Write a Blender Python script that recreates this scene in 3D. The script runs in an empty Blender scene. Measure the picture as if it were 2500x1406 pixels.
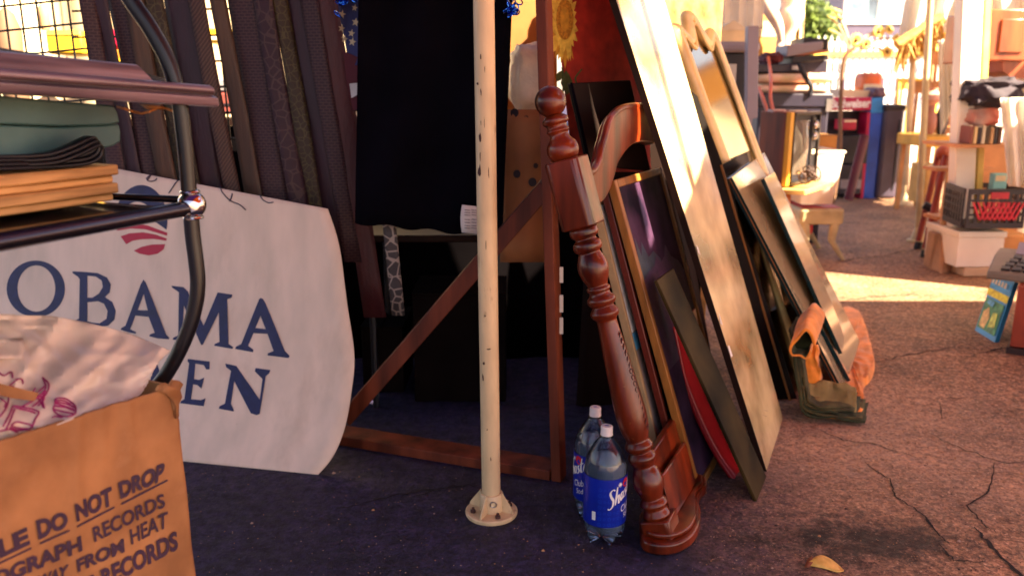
import bpy, bmesh, math, random
from mathutils import Vector, Matrix, noise
from mathutils.geometry import tessellate_polygon
random.seed(7)
R = math.radians
sc = bpy.context.scene
col = sc.collection
V = Vector

# ------------------------------------------------------------------ camera
CAM_H, F, PITCH = 1.10, 2000.0, R(13.2)
SP, CP = math.sin(PITCH), math.cos(PITCH)
cd = bpy.data.cameras.new('camera'); cam = bpy.data.objects.new('camera', cd); col.objects.link(cam)
cam.location = (0, 0, CAM_H); cam.rotation_euler = (R(90) - PITCH, 0, 0)
cd.sensor_width = 36; cd.lens = F / 2500 * 36; cd.clip_start = .05; cd.clip_end = 500
cd.dof.use_dof = True; cd.dof.focus_distance = 1.7; cd.dof.aperture_fstop = 3.8
sc.camera = cam

# ------------------------------------------------------------------ light
SUN_AZ, SUN_EL = R(-30), R(42)          # azimuth measured from +X
S = V((math.cos(SUN_AZ)*math.cos(SUN_EL), math.sin(SUN_AZ)*math.cos(SUN_EL), math.sin(SUN_EL)))
w = bpy.data.worlds.new('World'); sc.world = w; w.use_nodes = True
nt = w.node_tree; bg = nt.nodes['Background']
sky = nt.nodes.new('ShaderNodeTexSky'); sky.sky_type = 'NISHITA'; sky.sun_disc = False
sky.sun_elevation = SUN_EL; sky.sun_rotation = R(90) - SUN_AZ
sky.ozone_density = 4.0; sky.dust_density = 1.0
tint = nt.nodes.new('ShaderNodeMix'); tint.data_type = 'RGBA'; tint.blend_type = 'MULTIPLY'; tint.inputs[0].default_value = 1
tint.inputs[7].default_value = (1.20, .84, .68, 1)      # the photograph's warm white balance
nt.links.new(sky.outputs[0], tint.inputs[6]); nt.links.new(tint.outputs[2], bg.inputs[0]); bg.inputs[1].default_value = .050
sd = bpy.data.lights.new('sun', 'SUN'); sd.energy = 5.0; sd.angle = R(.5); sd.color = (1, .80, .56)
so = bpy.data.objects.new('sun', sd); col.objects.link(so); so.location = S * 40
so.rotation_euler = S.to_track_quat('Z', 'Y').to_euler()
sc.view_settings.view_transform = 'Standard'; sc.view_settings.look = 'None'
sc.view_settings.exposure = 3.2; sc.view_settings.gamma = 1
sc.render.engine = 'CYCLES'
sc.cycles.max_bounces = 8; sc.cycles.diffuse_bounces = 4; sc.cycles.sample_clamp_indirect = 6
sc.cycles.transparent_max_bounces = 12; sc.cycles.caustics_refractive = False; sc.cycles.caustics_reflective = False

# ------------------------------------------------------------------ pixels of the photo -> points of the place
def ray(px, py):
    x = (px - 1250) / F; y = (703 - py) / F
    return V((x, CP + y*SP, -SP + y*CP))
O = V((0, 0, CAM_H))
def P(px, py, Y): d = ray(px, py); return O + d * (Y / d.y)
def Zp(px, py, z): d = ray(px, py); return O + d * ((z - CAM_H) / d.z)
def G(px, py): return Zp(px, py, 0)
def OP(px, py, p, n): d = ray(px, py); return O + d * ((p - O).dot(n) / d.dot(n))
def lerp(a, b, t): return a + (b - a) * t
def cr(pts, n=8):
    pts = [V(p) for p in pts]; out = []
    for i in range(len(pts) - 1):
        a = pts[max(i-1, 0)]; b = pts[i]; c = pts[i+1]; d = pts[min(i+2, len(pts)-1)]
        for k in range(n):
            t = k / n
            out.append(.5*((2*b) + (c-a)*t + (2*a-5*b+4*c-d)*t*t + (3*b-a-3*c+d)*t**3))
    out.append(pts[-1]); return out
def nz(x, y=0, z=0): return noise.noise(V((x, y, z)))

# ------------------------------------------------------------------ mesh builder
class M:
    def __init__(s): s.bm = bmesh.new(); s.mats = []; s.i = 0
    def use(s, m):
        if m not in s.mats: s.mats.append(m)
        s.i = s.mats.index(m); return s
    def face(s, vs):
        try: f = s.bm.faces.new(vs); f.material_index = s.i; f.smooth = True; return f
        except ValueError: return None
    def v(s, p): return s.bm.verts.new(p)
    def poly(s, pts): s.face([s.v(p) for p in pts]); return s
    def tess(s, loops3, loops2):
        flat = [s.v(p) for l in loops3 for p in l]
        for t in tessellate_polygon([[V((p[0], p[1], 0)) for p in l] for l in loops2]): s.face([flat[k] for k in t])
        return s
    def grid(s, rows):
        vs = [[s.v(p) for p in r] for r in rows]
        for a, b in zip(vs, vs[1:]):
            for k in range(len(a)-1): s.face([a[k], a[k+1], b[k+1], b[k]])
        return s
    def prism(s, pts, vec):
        vec = V(vec); a = [s.v(p) for p in pts]; b = [s.v(V(p)+vec) for p in pts]; n = len(a)
        s.face(a); s.face(b[::-1])
        for k in range(n): s.face([a[k], b[k], b[(k+1) % n], a[(k+1) % n]])
        return s
    def obox(s, o, x, y, z):
        o = V(o); return s.prism([o, o+x, o+x+y, o+y], z)
    def box(s, x0, x1, y0, y1, z0, z1): return s.obox((x0, y0, z0), V((x1-x0, 0, 0)), V((0, y1-y0, 0)), V((0, 0, z1-z0)))
    def rbox(s, c, dx, dy, dz, rz=0, tilt=None):
        m = Matrix.Rotation(rz, 3, 'Z')
        if tilt: m = m @ tilt
        x = m @ V((dx, 0, 0)); y = m @ V((0, dy, 0)); z = m @ V((0, 0, dz))
        return s.obox(V(c) - x/2 - y/2, x, y, z)
    def tube(s, path, r, seg=12, caps=True, flat=1.0):
        path = [V(p) for p in path]; n = len(path); rr = r if isinstance(r, (list, tuple)) else [r]*n
        t0 = (path[1]-path[0]).normalized(); up = V((0, 0, 1)) if abs(t0.z) < .9 else V((0, 1, 0))
        nrm = (up - t0*up.dot(t0)).normalized(); rings = []
        for i, p in enumerate(path):
            t = (path[min(i+1, n-1)] - path[max(i-1, 0)]).normalized()
            nrm = (nrm - t*nrm.dot(t)).normalized(); b = t.cross(nrm)
            rings.append([s.v(p + (nrm*math.cos(2*math.pi*k/seg)*flat + b*math.sin(2*math.pi*k/seg))*rr[i]) for k in range(seg)])
        for a, b in zip(rings, rings[1:]):
            for k in range(seg): s.face([a[k], a[(k+1) % seg], b[(k+1) % seg], b[k]])
        if caps: s.face(rings[0][::-1]); s.face(rings[-1])
        return s
    def lathe(s, prof, o=(0, 0, 0), axis=(0, 0, 1), seg=32, sx=1):
        o = V(o); ax = V(axis).normalized(); u = ax.orthogonal().normalized(); w_ = ax.cross(u); rings = []
        for r, h in prof:
            rings.append([s.v(o + ax*h + (u*math.cos(2*math.pi*k/seg) + w_*math.sin(2*math.pi*k/seg))*max(r, 1e-4)) for k in range(seg)])
        for a, b in zip(rings, rings[1:]):
            for k in range(seg): s.face([a[k], a[(k+1) % seg], b[(k+1) % seg], b[k]])
        if prof[0][0] > 1e-3: s.face(rings[0][::-1])
        if prof[-1][0] > 1e-3: s.face(rings[-1])
        return s
    def ball(s, c, r, seg=20, sz=1):
        n = seg//2; return s.lathe([(r*math.sin(math.pi*k/n), -r*sz*math.cos(math.pi*k/n)) for k in range(n+1)], c, (0, 0, 1), seg)
    def torus(s, c, axis, Rr, r, seg=24):
        ax = V(axis).normalized(); u = ax.orthogonal().normalized(); w_ = ax.cross(u)
        pts = [V(c) + (u*math.cos(2*math.pi*k/seg) + w_*math.sin(2*math.pi*k/seg))*Rr for k in range(seg+1)]
        return s.tube(pts, r, 8, False)
    def build(s, name, m=None, parent=None, bevel=0, solid=0, sub=0, sharp=38, label=None, cat=None, group=None, kind=None, bseg=2):
        if m is not None and not s.mats: s.use(m)
        bmesh.ops.recalc_face_normals(s.bm, faces=s.bm.faces[:])
        me = bpy.data.meshes.new(name)
        if parent is not None: off = wloc[parent.name]
        else:
            xs = [v.co for v in s.bm.verts]
            off = V(((min(c.x for c in xs)+max(c.x for c in xs))/2, (min(c.y for c in xs)+max(c.y for c in xs))/2, min(c.z for c in xs)))
            if kind: off = V((0, 0, 0))
        bmesh.ops.translate(s.bm, verts=s.bm.verts[:], vec=-off)
        s.bm.to_mesh(me); s.bm.free()
        for k in s.mats: me.materials.append(k)
        me.set_sharp_from_angle(angle=R(sharp))
        o = bpy.data.objects.new(name, me); col.objects.link(o)
        if parent is not None: o.parent = parent; wloc[o.name] = wloc[parent.name]
        else: o.location = off; wloc[o.name] = off
        if solid: md = o.modifiers.new('solid', 'SOLIDIFY'); md.thickness = solid; md.offset = 0
        if sub: md = o.modifiers.new('sub', 'SUBSURF'); md.levels = md.render_levels = sub
        if bevel: md = o.modifiers.new('bevel', 'BEVEL'); md.width = bevel; md.segments = bseg; md.limit_method = 'ANGLE'; md.angle_limit = R(40)
        if label: o['label'] = label
        if cat: o['category'] = cat
        if group: o['group'] = group
        if kind: o['kind'] = kind
        return o
wloc = {}
def thing(name, label, cat, loc, group=None):
    o = bpy.data.objects.new(name, None); col.objects.link(o); o.location = loc; o.empty_display_size = .05
    o['label'] = label; o['category'] = cat
    if group: o['group'] = group
    wloc[o.name] = V(loc); return o

# ------------------------------------------------------------------ materials
MC = {}
def mat(name, c, rough=.6, metal=0, var=.2, scale=6, st=(1, 1, 1), c2=None, bump=0, bs=80, spec=.5, coat=0, trans=0, ior=1.45, emit=0, sheen=0, detail=4, alpha=1, transl=0):
    if name in MC: return MC[name]
    m = bpy.data.materials.new(name); m.use_nodes = True; n = m.node_tree.nodes; l = m.node_tree.links
    p = n['Principled BSDF']; tc = n.new('ShaderNodeTexCoord'); mp = n.new('ShaderNodeMapping'); mp.inputs[3].default_value = st
    l.new(tc.outputs['Object'], mp.inputs[0])
    nn = n.new('ShaderNodeTexNoise'); nn.inputs['Scale'].default_value = scale; nn.inputs['Detail'].default_value = detail
    l.new(mp.outputs[0], nn.inputs[0])
    rp = n.new('ShaderNodeValToRGB'); e = rp.color_ramp.elements
    a = [x*(1-var) for x in c]; b = [min(1, x*(1+var)) for x in (c2 or c)]
    e[0].position = .32; e[1].position = .68; e[0].color = (*a, 1); e[1].color = (*b, 1)
    l.new(nn.outputs[0], rp.inputs[0]); l.new(rp.outputs[0], p.inputs['Base Color'])
    p.inputs['Roughness'].default_value = rough; p.inputs['Metallic'].default_value = metal
    p.inputs['Specular IOR Level'].default_value = spec; p.inputs['Coat Weight'].default_value = coat
    p.inputs['Coat Roughness'].default_value = .12
    p.inputs['Transmission Weight'].default_value = trans; p.inputs['IOR'].default_value = ior; p.inputs['Alpha'].default_value = alpha
    p.inputs['Sheen Weight'].default_value = sheen
    if bump:
        b1 = n.new('ShaderNodeTexNoise'); b1.inputs['Scale'].default_value = bs; b1.inputs['Detail'].default_value = 5
        l.new(mp.outputs[0], b1.inputs[0]); bn = n.new('ShaderNodeBump'); bn.inputs['Strength'].default_value = bump; bn.inputs['Distance'].default_value = .01
        l.new(b1.outputs[0], bn.inputs['Height']); l.new(bn.outputs[0], p.inputs['Normal'])
    if transl:
        tr = n.new('ShaderNodeBsdfTranslucent'); l.new(rp.outputs[0], tr.inputs[0]); mx = n.new('ShaderNodeMixShader')
        mx.inputs[0].default_value = transl; out = n['Material Output']
        l.new(p.outputs[0], mx.inputs[1]); l.new(tr.outputs[0], mx.inputs[2]); l.new(mx.outputs[0], out.inputs[0])
    MC[name] = m; return m

def wear(m, scale, lo, hi, c, fac=.6, st=(1, 1, 1)):
    n = m.node_tree.nodes; l = m.node_tree.links; p = n['Principled BSDF']; tc = n.new('ShaderNodeTexCoord'); mp = n.new('ShaderNodeMapping'); mp.inputs[3].default_value = st
    nn = n.new('ShaderNodeTexNoise'); nn.inputs['Scale'].default_value = scale; nn.inputs['Detail'].default_value = 8; nn.inputs['Roughness'].default_value = .65; l.new(tc.outputs['Object'], mp.inputs[0]); l.new(mp.outputs[0], nn.inputs[0])
    rp = n.new('ShaderNodeValToRGB'); e = rp.color_ramp.elements; e[0].position = lo; e[1].position = hi; e[0].color = (0, 0, 0, 1); e[1].color = (fac, fac, fac, 1); l.new(nn.outputs[0], rp.inputs[0])
    mx = n.new('ShaderNodeMix'); mx.data_type = 'RGBA'; l.new(rp.outputs[0], mx.inputs[0]); l.new(p.inputs['Base Color'].links[0].from_socket, mx.inputs[6]); mx.inputs[7].default_value = (*c, 1); l.new(mx.outputs[2], p.inputs['Base Color'])
    return m

def strap_mat(name, c, kind, c2):
    if name in MC: return MC[name]
    m = mat(name, c, .62, bump=.25, bs=120, var=.25, scale=9)
    n = m.node_tree.nodes; l = m.node_tree.links; p = n['Principled BSDF']
    tc = n.new('ShaderNodeTexCoord'); mp = n.new('ShaderNodeMapping'); l.new(tc.outputs['Object'], mp.inputs[0])
    mp.inputs['Rotation'].default_value = (R(90), R(-8), 0)
    if kind == 'brick':
        t = n.new('ShaderNodeTexBrick'); t.inputs['Scale'].default_value = 26; t.inputs['Mortar Size'].default_value = .05; out = t.outputs['Fac']
        l.new(mp.outputs[0], t.inputs[0])
    elif kind == 'rope':
        t = n.new('ShaderNodeTexWave'); t.inputs['Scale'].default_value = 40; t.inputs['Distortion'].default_value = 2; t.bands_direction = 'DIAGONAL'; out = t.outputs['Fac']
        l.new(mp.outputs[0], t.inputs[0])
    else:
        t = n.new('ShaderNodeTexVoronoi'); t.feature = 'DISTANCE_TO_EDGE'; t.inputs['Scale'].default_value = {'crack': 30, 'floral': 50}[kind]
        l.new(mp.outputs[0], t.inputs[0]); lt = n.new('ShaderNodeMath'); lt.operation = 'LESS_THAN'; lt.inputs[1].default_value = .06; l.new(t.outputs['Distance'], lt.inputs[0]); out = lt.outputs[0]
    mx = n.new('ShaderNodeMix'); mx.data_type = 'RGBA'; l.new(out, mx.inputs[0])
    src = p.inputs['Base Color'].links[0].from_socket; l.new(src, mx.inputs[6]); mx.inputs[7].default_value = (*c2, 1)
    l.new(mx.outputs[2], p.inputs['Base Color']); return m

def textmesh(s, shear=0, bold=0.0):
    c = bpy.data.curves.new('t', 'FONT'); c.body = s; c.shear = shear; c.offset = bold; c.resolution_u = 4
    o = bpy.data.objects.new('t', c); col.objects.link(o)
    dg = bpy.context.evaluated_depsgraph_get(); me = bpy.data.meshes.new_from_object(o.evaluated_get(dg))
    vs = [v.co.copy() for v in me.vertices]; fs = [tuple(p.vertices) for p in me.polygons]
    bpy.data.objects.remove(o); bpy.data.curves.remove(c); bpy.data.meshes.remove(me)
    x0 = min(v.x for v in vs); x1 = max(v.x for v in vs); y0 = min(v.y for v in vs); y1 = max(v.y for v in vs)
    return [((v.x-x0)/(x1-x0), (v.y-y0)/(y1-y0)) for v in vs], fs, (x1-x0)/(y1-y0)
def put_text(m, s, fn, shear=0, bold=0.0):
    vs, fs, _ = textmesh(s, shear, bold); bv = [m.v(fn(u, v)) for u, v in vs]
    for f in fs: m.face([bv[k] for k in f])
def quadmap(bl, br, tr, tl, f):
    bl, br, tr, tl = V(bl), V(br), V(tr), V(tl)
    def g(u, v): p = (bl*(1-u)+br*u)*(1-v) + (tl*(1-u)+tr*u)*v; return f(p.x, p.y)
    return g

# ------------------------------------------------------------------ ground
def ground_mat():
    m = bpy.data.materials.new('ground'); m.use_nodes = True; n = m.node_tree.nodes; l = m.node_tree.links; p = n['Principled BSDF']
    tc = n.new('ShaderNodeTexCoord'); c = tc.outputs['Object']
    def N(sc_, det=6, rough=.6):
        t = n.new('ShaderNodeTexNoise'); t.inputs['Scale'].default_value = sc_; t.inputs['Detail'].default_value = det; t.inputs['Roughness'].default_value = rough; l.new(c, t.inputs[0]); return t.outputs[0]
    def ramp(src, a, b, ca, cb):
        r = n.new('ShaderNodeValToRGB'); e = r.color_ramp.elements; e[0].position = a; e[1].position = b; e[0].color = (*ca, 1); e[1].color = (*cb, 1); l.new(src, r.inputs[0]); return r.outputs[0]
    def mix(f, a, b, mode='MIX'):
        x = n.new('ShaderNodeMix'); x.data_type = 'RGBA'; x.blend_type = mode
        (l.new(f, x.inputs[0]) if not isinstance(f, float) else setattr(x.inputs[0], 'default_value', f)); l.new(a, x.inputs[6]); l.new(b, x.inputs[7]); return x.outputs[2]
    def math_(op, a, b):
        x = n.new('ShaderNodeMath'); x.operation = op; x.use_clamp = False
        for k, q in enumerate((a, b)):
            if isinstance(q, (int, float)): x.inputs[k].default_value = q
            else: l.new(q, x.inputs[k])
        return x.outputs[0]
    worn = ramp(N(32, 13, .82), .38, .62, (.064, .025, .011), (.50, .28, .155))      # worn brown asphalt, right, with warm light tinted in
    smooth_shaded = ramp(N(22, 9, .68), .36, .68, (.0075, .006, .025), (.036, .027, .085))     # smooth dark asphalt, left, with the bluish shade painted in
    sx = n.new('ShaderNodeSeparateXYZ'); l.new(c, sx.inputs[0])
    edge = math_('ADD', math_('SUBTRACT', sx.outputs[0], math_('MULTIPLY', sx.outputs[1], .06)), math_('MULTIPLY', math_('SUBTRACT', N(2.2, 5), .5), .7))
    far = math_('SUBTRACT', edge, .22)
    k = ramp(far, .04, .70, (0, 0, 0), (1, 1, 1))  # blend kept wide to paint more shade onto the near ground
    base = mix(k, smooth_shaded, worn)
    # blotches of dust and oil
    base = mix(0.55, base, ramp(N(2.6, 8, .65), .36, .64, (.32, .28, .26), (1.5, 1.45, 1.4)), 'MULTIPLY')
    spk = ramp(N(95, 2, .5), .60, .70, (0, 0, 0), (1, 1, 1)); rgb = n.new('ShaderNodeRGB'); rgb.outputs[0].default_value = (.55, .36, .24, 1); km = mix(1.0, spk, k, 'MULTIPLY'); base = mix(km, base, rgb.outputs[0])
    p.inputs['Specular IOR Level'].default_value = .4
    vo = n.new('ShaderNodeTexVoronoi'); vo.inputs['Scale'].default_value = 130; l.new(c, vo.inputs[0]); bw = n.new('ShaderNodeRGBToBW'); l.new(vo.outputs['Color'], bw.inputs[0]); base = mix(.75, base, ramp(bw.outputs[0], .25, .75, (.45,)*3, (1.5,)*3), 'MULTIPLY')
    vd2 = n.new('ShaderNodeVectorMath'); vd2.operation = 'DISTANCE'; l.new(c, vd2.inputs[0]); vd2.inputs[1].default_value = G(2110, 1060)
    du = math_('ADD', vd2.outputs['Value'], math_('MULTIPLY', math_('SUBTRACT', N(5, 10, .7), .5), 1.3)); dust = ramp(du, .10, .75, (.62,)*3, (0, 0, 0))
    rg2 = n.new('ShaderNodeRGB'); rg2.outputs[0].default_value = (.50, .34, .26, 1); base = mix(mix(1.0, dust, ramp(N(55, 8, .75), .36, .60, (0, 0, 0), (1, 1, 1)), 'MULTIPLY'), base, rg2.outputs[0])
    pits = ramp(N(110, 3, .5), .30, .42, (.30, .22, .2), (1, 1, 1)); base = mix(.75, base, pits, 'MULTIPLY')
    vd = n.new('ShaderNodeVectorMath'); vd.operation = 'SUBTRACT'; l.new(c, vd.inputs[0]); vd.inputs[1].default_value = G(2120, 1320)
    vs = n.new('ShaderNodeVectorMath'); vs.operation = 'MULTIPLY'; l.new(vd.outputs[0], vs.inputs[0]); vs.inputs[1].default_value = (1, 2.1, 1)
    vl = n.new('ShaderNodeVectorMath'); vl.operation = 'LENGTH'; l.new(vs.outputs[0], vl.inputs[0])
    st = math_('ADD', vl.outputs['Value'], math_('MULTIPLY', math_('SUBTRACT', N(11, 9, .75), .5), 1.0))
    base = mix(1.0, base, ramp(st, .10, .30, (.12, .09, .10), (1, 1, 1)), 'MULTIPLY')
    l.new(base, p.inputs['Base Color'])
    l.new(ramp(N(30, 6), .3, .7, (.48,)*3, (.78,)*3), p.inputs['Roughness'])
    h = math_('ADD', math_('MULTIPLY', N(70, 10, .75), .6), math_('MULTIPLY', N(12, 5), .5))
    b = n.new('ShaderNodeBump'); b.inputs['Strength'].default_value = .8; b.inputs['Distance'].default_value = .015; l.new(h, b.inputs['Height']); l.new(b.outputs[0], p.inputs['Normal'])
    return m
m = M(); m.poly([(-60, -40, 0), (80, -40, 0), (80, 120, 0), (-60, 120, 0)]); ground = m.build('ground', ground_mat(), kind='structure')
m = M()
def crack(pts, wd):
    q = []
    for a, b in zip(pts, pts[1:]):
        for k in range(6): q.append(lerp(V(a), V(b), k/6) + V((random.uniform(-3, 3), random.uniform(-3, 3))))
    q.append(V(pts[-1])); n_ = len(q); L, Rr = [], []
    for k, a in enumerate(q):
        g0 = G(a.x, a.y); g1 = G(q[min(k+1, n_-1)].x, q[min(k+1, n_-1)].y); g_ = G(q[max(k-1, 0)].x, q[max(k-1, 0)].y)
        t = (g1-g_).normalized(); s_ = V((-t.y, t.x, 0)) * wd * (.25+.75*math.sin(math.pi*(k+.3)/n_)) * random.uniform(.5, 1.2)
        L.append(g0+s_+V((0, 0, .003))); Rr.append(g0-s_+V((0, 0, .003)))
    m.grid([L, Rr])
for pts, wd in [([(1985, 1045), (2060, 1075), (2150, 1090), (2240, 1120)], .0025), ([(2110, 1130), (2170, 1170), (2185, 1215), (2250, 1255), (2295, 1310), (2320, 1330)], .004),
                ([(2380, 1290), (2420, 1335), (2470, 1385), (2530, 1440)], .006), ([(2250, 1050), (2320, 1085), (2440, 1130), (2560, 1128)], .0025), ([(2430, 1130), (2415, 1200), (2360, 1235), (2400, 1280), (2430, 1300)], .003),
                ([(2130, 890), (2200, 870), (2330, 850), (2460, 862)], .004), ([(2230, 970), (2310, 975), (2400, 970)], .002), ([(2295, 985), (2300, 1025)], .002), ([(2370, 870), (2440, 850), (2500, 845)], .005),
                ([(2040, 740), (2120, 725), (2220, 720), (2280, 722)], .005), ([(2030, 640), (2140, 628), (2260, 605)], .006),
                ([(820, 1245), (900, 1225), (990, 1205), (1070, 1195)], .004), ([(1010, 1215), (1090, 1190), (1170, 1185)], .004), ([(2290, 1330), (2330, 1370), (2400, 1372)], .003)]: crack(pts, wd)
m.build('crack', mat('crack_dirt', (.012, .008, .008), .95), ground, kind='structure')

m = M(); gm = [mat('grit_pale', (.34, .24, .18), .9), mat('grit_dark', (.05, .03, .025), .9), mat('grit_tan', (.40, .22, .10), .9)]
for k in range(2600):
    if k < 2000: px_, py_ = random.uniform(1700, 2560), random.uniform(1000, 1440)
    else: px_, py_ = random.uniform(450, 1750), random.uniform(1130, 1440)
    c = G(px_, py_); r = random.uniform(.0007, .0022)*(1+2*(random.random() < .02)); m.use(random.choice(gm)); a = random.random()*6
    vs = [m.v(c+V((r*math.cos(a+i*1.26)*random.uniform(.7, 1.3), r*math.sin(a+i*1.26)*random.uniform(.7, 1.3), 0))) for i in range(5)]; t_ = m.v(c+V((0, 0, r*.8)))
    for i in range(5): m.face([vs[i], vs[(i+1) % 5], t_])
m.build('grit', None, kind='stuff')
# ------------------------------------------------------------------ unseen shade cloths and a screen, tinted and placed to steer the light
blue_fill_tarp = mat('blue_fill_tarp', (.085, .05, .15), .6, var=.1, transl=.9)  # blue tint made up to cast cool fill on the left
warm_fill_tarp = mat('warm_fill_tarp', (.36, .125, .036), .6, var=.1, transl=.9)  # tan tint made up to cast warm fill on the right
white_tarp = mat('white_tarp', (.85, .82, .74), .6, var=.05, transl=.5)
def canopy(name, x0, x1, y0, y1, z, m_, label, sag=.05, xs=(), ys=(), holes=()):
    m = M(); xs = sorted([lerp(x0, x1, i/10) for i in range(11)] + list(xs)); ys = sorted([lerp(y0, y1, i/8) for i in range(9)] + list(ys))
    vs = [[m.v(V((x, y, z - sag*math.sin(math.pi*(x-x0)/(x1-x0))*math.sin(math.pi*(y-y0)/(y1-y0))))) for x in xs] for y in ys]
    for j in range(len(ys)-1):
        for i in range(len(xs)-1):
            cx, cy = (xs[i]+xs[i+1])/2, (ys[j]+ys[j+1])/2
            if not any(a < cx < b and c < cy < d for a, b, c, d in holes): m.face([vs[j][i], vs[j][i+1], vs[j+1][i+1], vs[j+1][i]])
    return m.build(name, m_, solid=.004, label=label, cat='canopy')
canopy('unseen_canopy', -4.5, .75, -.9, 2.9, 2.6, blue_fill_tarp, 'unseen canopy over the sign and the hanging straps, tinted blue for cool fill')
def warm_fill_canopy():
    def hl(a, b): return [(1.2, 2.35-.577*.8+a), (2.3, 2.35-.577*1.9+a), (2.3, 2.35-.577*1.9+b), (1.2, 2.35-.577*.8+b)]  # gap outline shaped so sunbeams land on the glossy board
    loops = [[(.65, -.9), (7.5, -.9), (7.5, 2.9), (.65, 2.9)], hl(-.05, .16), hl(.21, .90)]; m = M(); m.tess([[V((x, y, 2.66)) for x, y in l] for l in loops], loops)
    m.build('unseen_canopy', warm_fill_tarp, solid=.004, label='unseen canopy tinted tan for warm fill, with gaps shaped to sunlight the leaning boards', cat='canopy')
warm_fill_canopy()
canvas_tarp = mat('canvas_tarp', (.34, .24, .13), .6, var=.1, transl=.85)
canopy('unseen_canopy', .6, 3.5, 3.50, 5.9, 2.6, canvas_tarp, 'tan canvas canopy over the old television and the aisle behind')

canopy('unseen_canopy', 4.4, 6.8, 5.0, 7.0, 2.6, canvas_tarp, 'added unseen canopy shading the far aisle beyond the milk crate')  # added out of view to shade the far aisle floor
canopy('unseen_canopy', 4.75, 6.6, 7.25, 8.75, 2.7, canvas_tarp, 'small added canopy out of view, shading the lettered cabinet and dark cases')  # second added piece, keeps sun off the lettered header
m = M(); m.grid([[V((3.9+.04*math.sin(j*1.3), lerp(4.05, 6.6, j/24), z)) for j in range(25)] for z in (.05, 1.0, 2.05)]); m.build('added_sun_screen', white_tarp, solid=.003, label='added white screen out of view on the right, blocking sun and filling the mirror', cat='curtain')  # added screen: blocks low sun and whitens the mirror's reflection
# ------------------------------------------------------------------ white pole with flanged base
cream_paint = mat('cream_paint', (.68, .50, .28), .42, var=.12, scale=30, st=(1, 1, .3))
wear(cream_paint, 24, .62, .70, (.30, .17, .08), .7, (1, 1, .35))
rust = mat('rust', (.06, .025, .02), .8)
steel = mat('steel', (.35, .33, .32), .4, 1)
pb = G(1200, 1252); pb.z = 0
t = thing('canopy_pole', 'chipped cream steel pole bolted to a round flange, standing in front of the black cloth', 'pole', pb)
m = M(); m.use(cream_paint); ptop = P(1180, -60, pb.y); lean = V((ptop.x-pb.x, 0, ptop.z)); lean = lean/lean.z
pr = .0250
m.tube([pb+lean*z for z in (.01, .5, 1.0, 1.5, 2.58)], pr, 28)
m.use(rust)
def chip(px, py, w_, h_):
    a0 = (px-(1180+15*py/1190+5))/22; pts = []
    for k in range(9):
        an = 2*math.pi*k/9; rr = random.uniform(.5, 1.2)
        x = max(-.95, min(.95, a0+w_*math.cos(an)*rr)); q = P(1200, py+h_*math.sin(an)*rr, pb.y)
        th = math.asin(x); pts.append(pb+lean*q.z+V((math.sin(th)*(pr+.0008), -math.cos(th)*(pr+.0008), 0)))
    m.poly(pts)
for c_ in [(1178, 335, .12, 12), (1177, 415, .2, 16), (1178, 380, .06, 14), (1180, 140, .06, 10), (1173, 205, .1, 5), (1180, 225, .05, 10), (1187, 300, .03, 16), (1196, 420, .04, 18),
           (1190, 595, .04, 14), (1188, 765, .1, 3), (1185, 880, .12, 4), (1183, 915, .08, 10), (1196, 845, .2, 2), (1192, 1040, .07, 3), (1200, 1110, .05, 6), (1180, 300, .03, 8), (1188, 170, .03, 9)]: chip(*c_)
m.build('pole', None, t)
m = M(); m.lathe([(.0690, 0), (.0705, .003), (.0705, .009), (.068, .012)], pb, seg=40); m.build('base_plate', cream_paint, t)
m = M(); m.lathe([(.032, .0125), (.032, .058), (.029, .062)], pb, seg=28); m.build('collar', cream_paint, t)
for k in range(4):
    an = R(45+20+90*k); d = V((math.cos(an), math.sin(an), 0)); q = V((-d.y, d.x, 0))*.004
    m = M(); a = pb + d*.0315
    m.prism([a+V((0, 0, .0125))-q/2, pb+d*.066+V((0, 0, .0125))-q/2, pb+d*.064+V((0, 0, .022))-q/2, a+V((0, 0, .066))-q/2], q); m.build('gusset', cream_paint, t)
    an += R(45); d = V((math.cos(an), math.sin(an), 0))
    m = M(); m.lathe([(.0075, .0125), (.0075, .019), (.004, .021), (.004, .026)], pb + d*.052, seg=6); m.build('bolt', rust, t)
m = M(); m.torus(pb+V((.006, -.033, .042)), (0, 1, .2), .0085, .0015); m.build('split_ring', steel, t)

# ------------------------------------------------------------------ the painted sign
def sign_y(x, z): return 2.256 - .21*(x+.58) + .34*(1-math.exp(-2.2*max(z, -.05)))
def SG(px, py, off=0.0):
    y = 2.45
    for _ in range(25): p = P(px, py, y); y = sign_y(p.x, p.z)
    p = P(px, py, y); return p + (O-p).normalized()*off
sign_white = mat('sign_white', (.72, .59, .47), .55, var=.10, scale=5, st=(2.5, 2.5, .5), c2=(.74, .585, .47), detail=8, bump=.05, bs=200)
wear(sign_white, 3.5, .56, .75, (.42, .30, .20), .35, (2, 2, .6)); wear(sign_white, 60, .70, .76, (.25, .17, .12), .5)
navy = mat('navy_paint', (.010, .012, .075), .45, var=.2, scale=40)
red_paint = mat('red_paint', (.42, .01, .045), .45, var=.1)
sb = SG(775, 1160); t = thing('campaign_sign', 'bowed white board hand painted with large navy capitals and a striped round emblem', 'sign', (sb.x-.3, sb.y+.1, 0))
R_ = cr([(800, 510, 0), (828, 600, 0), (847, 740, 0), (865, 870, 0), (856, 970, 0), (840, 1050, 0), (812, 1115, 0), (775, 1160, 0)], 5)
rows = []
for k, r in enumerate(R_):
    f = k/(len(R_)-1); L_ = V((-150, lerp(330, 1065, f), 0)); rows.append([SG(*(lerp(L_, r, i/30)).xy) for i in range(31)])
m = M(); m.grid(rows); m.build('board', sign_white, t, solid=.004)
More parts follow.
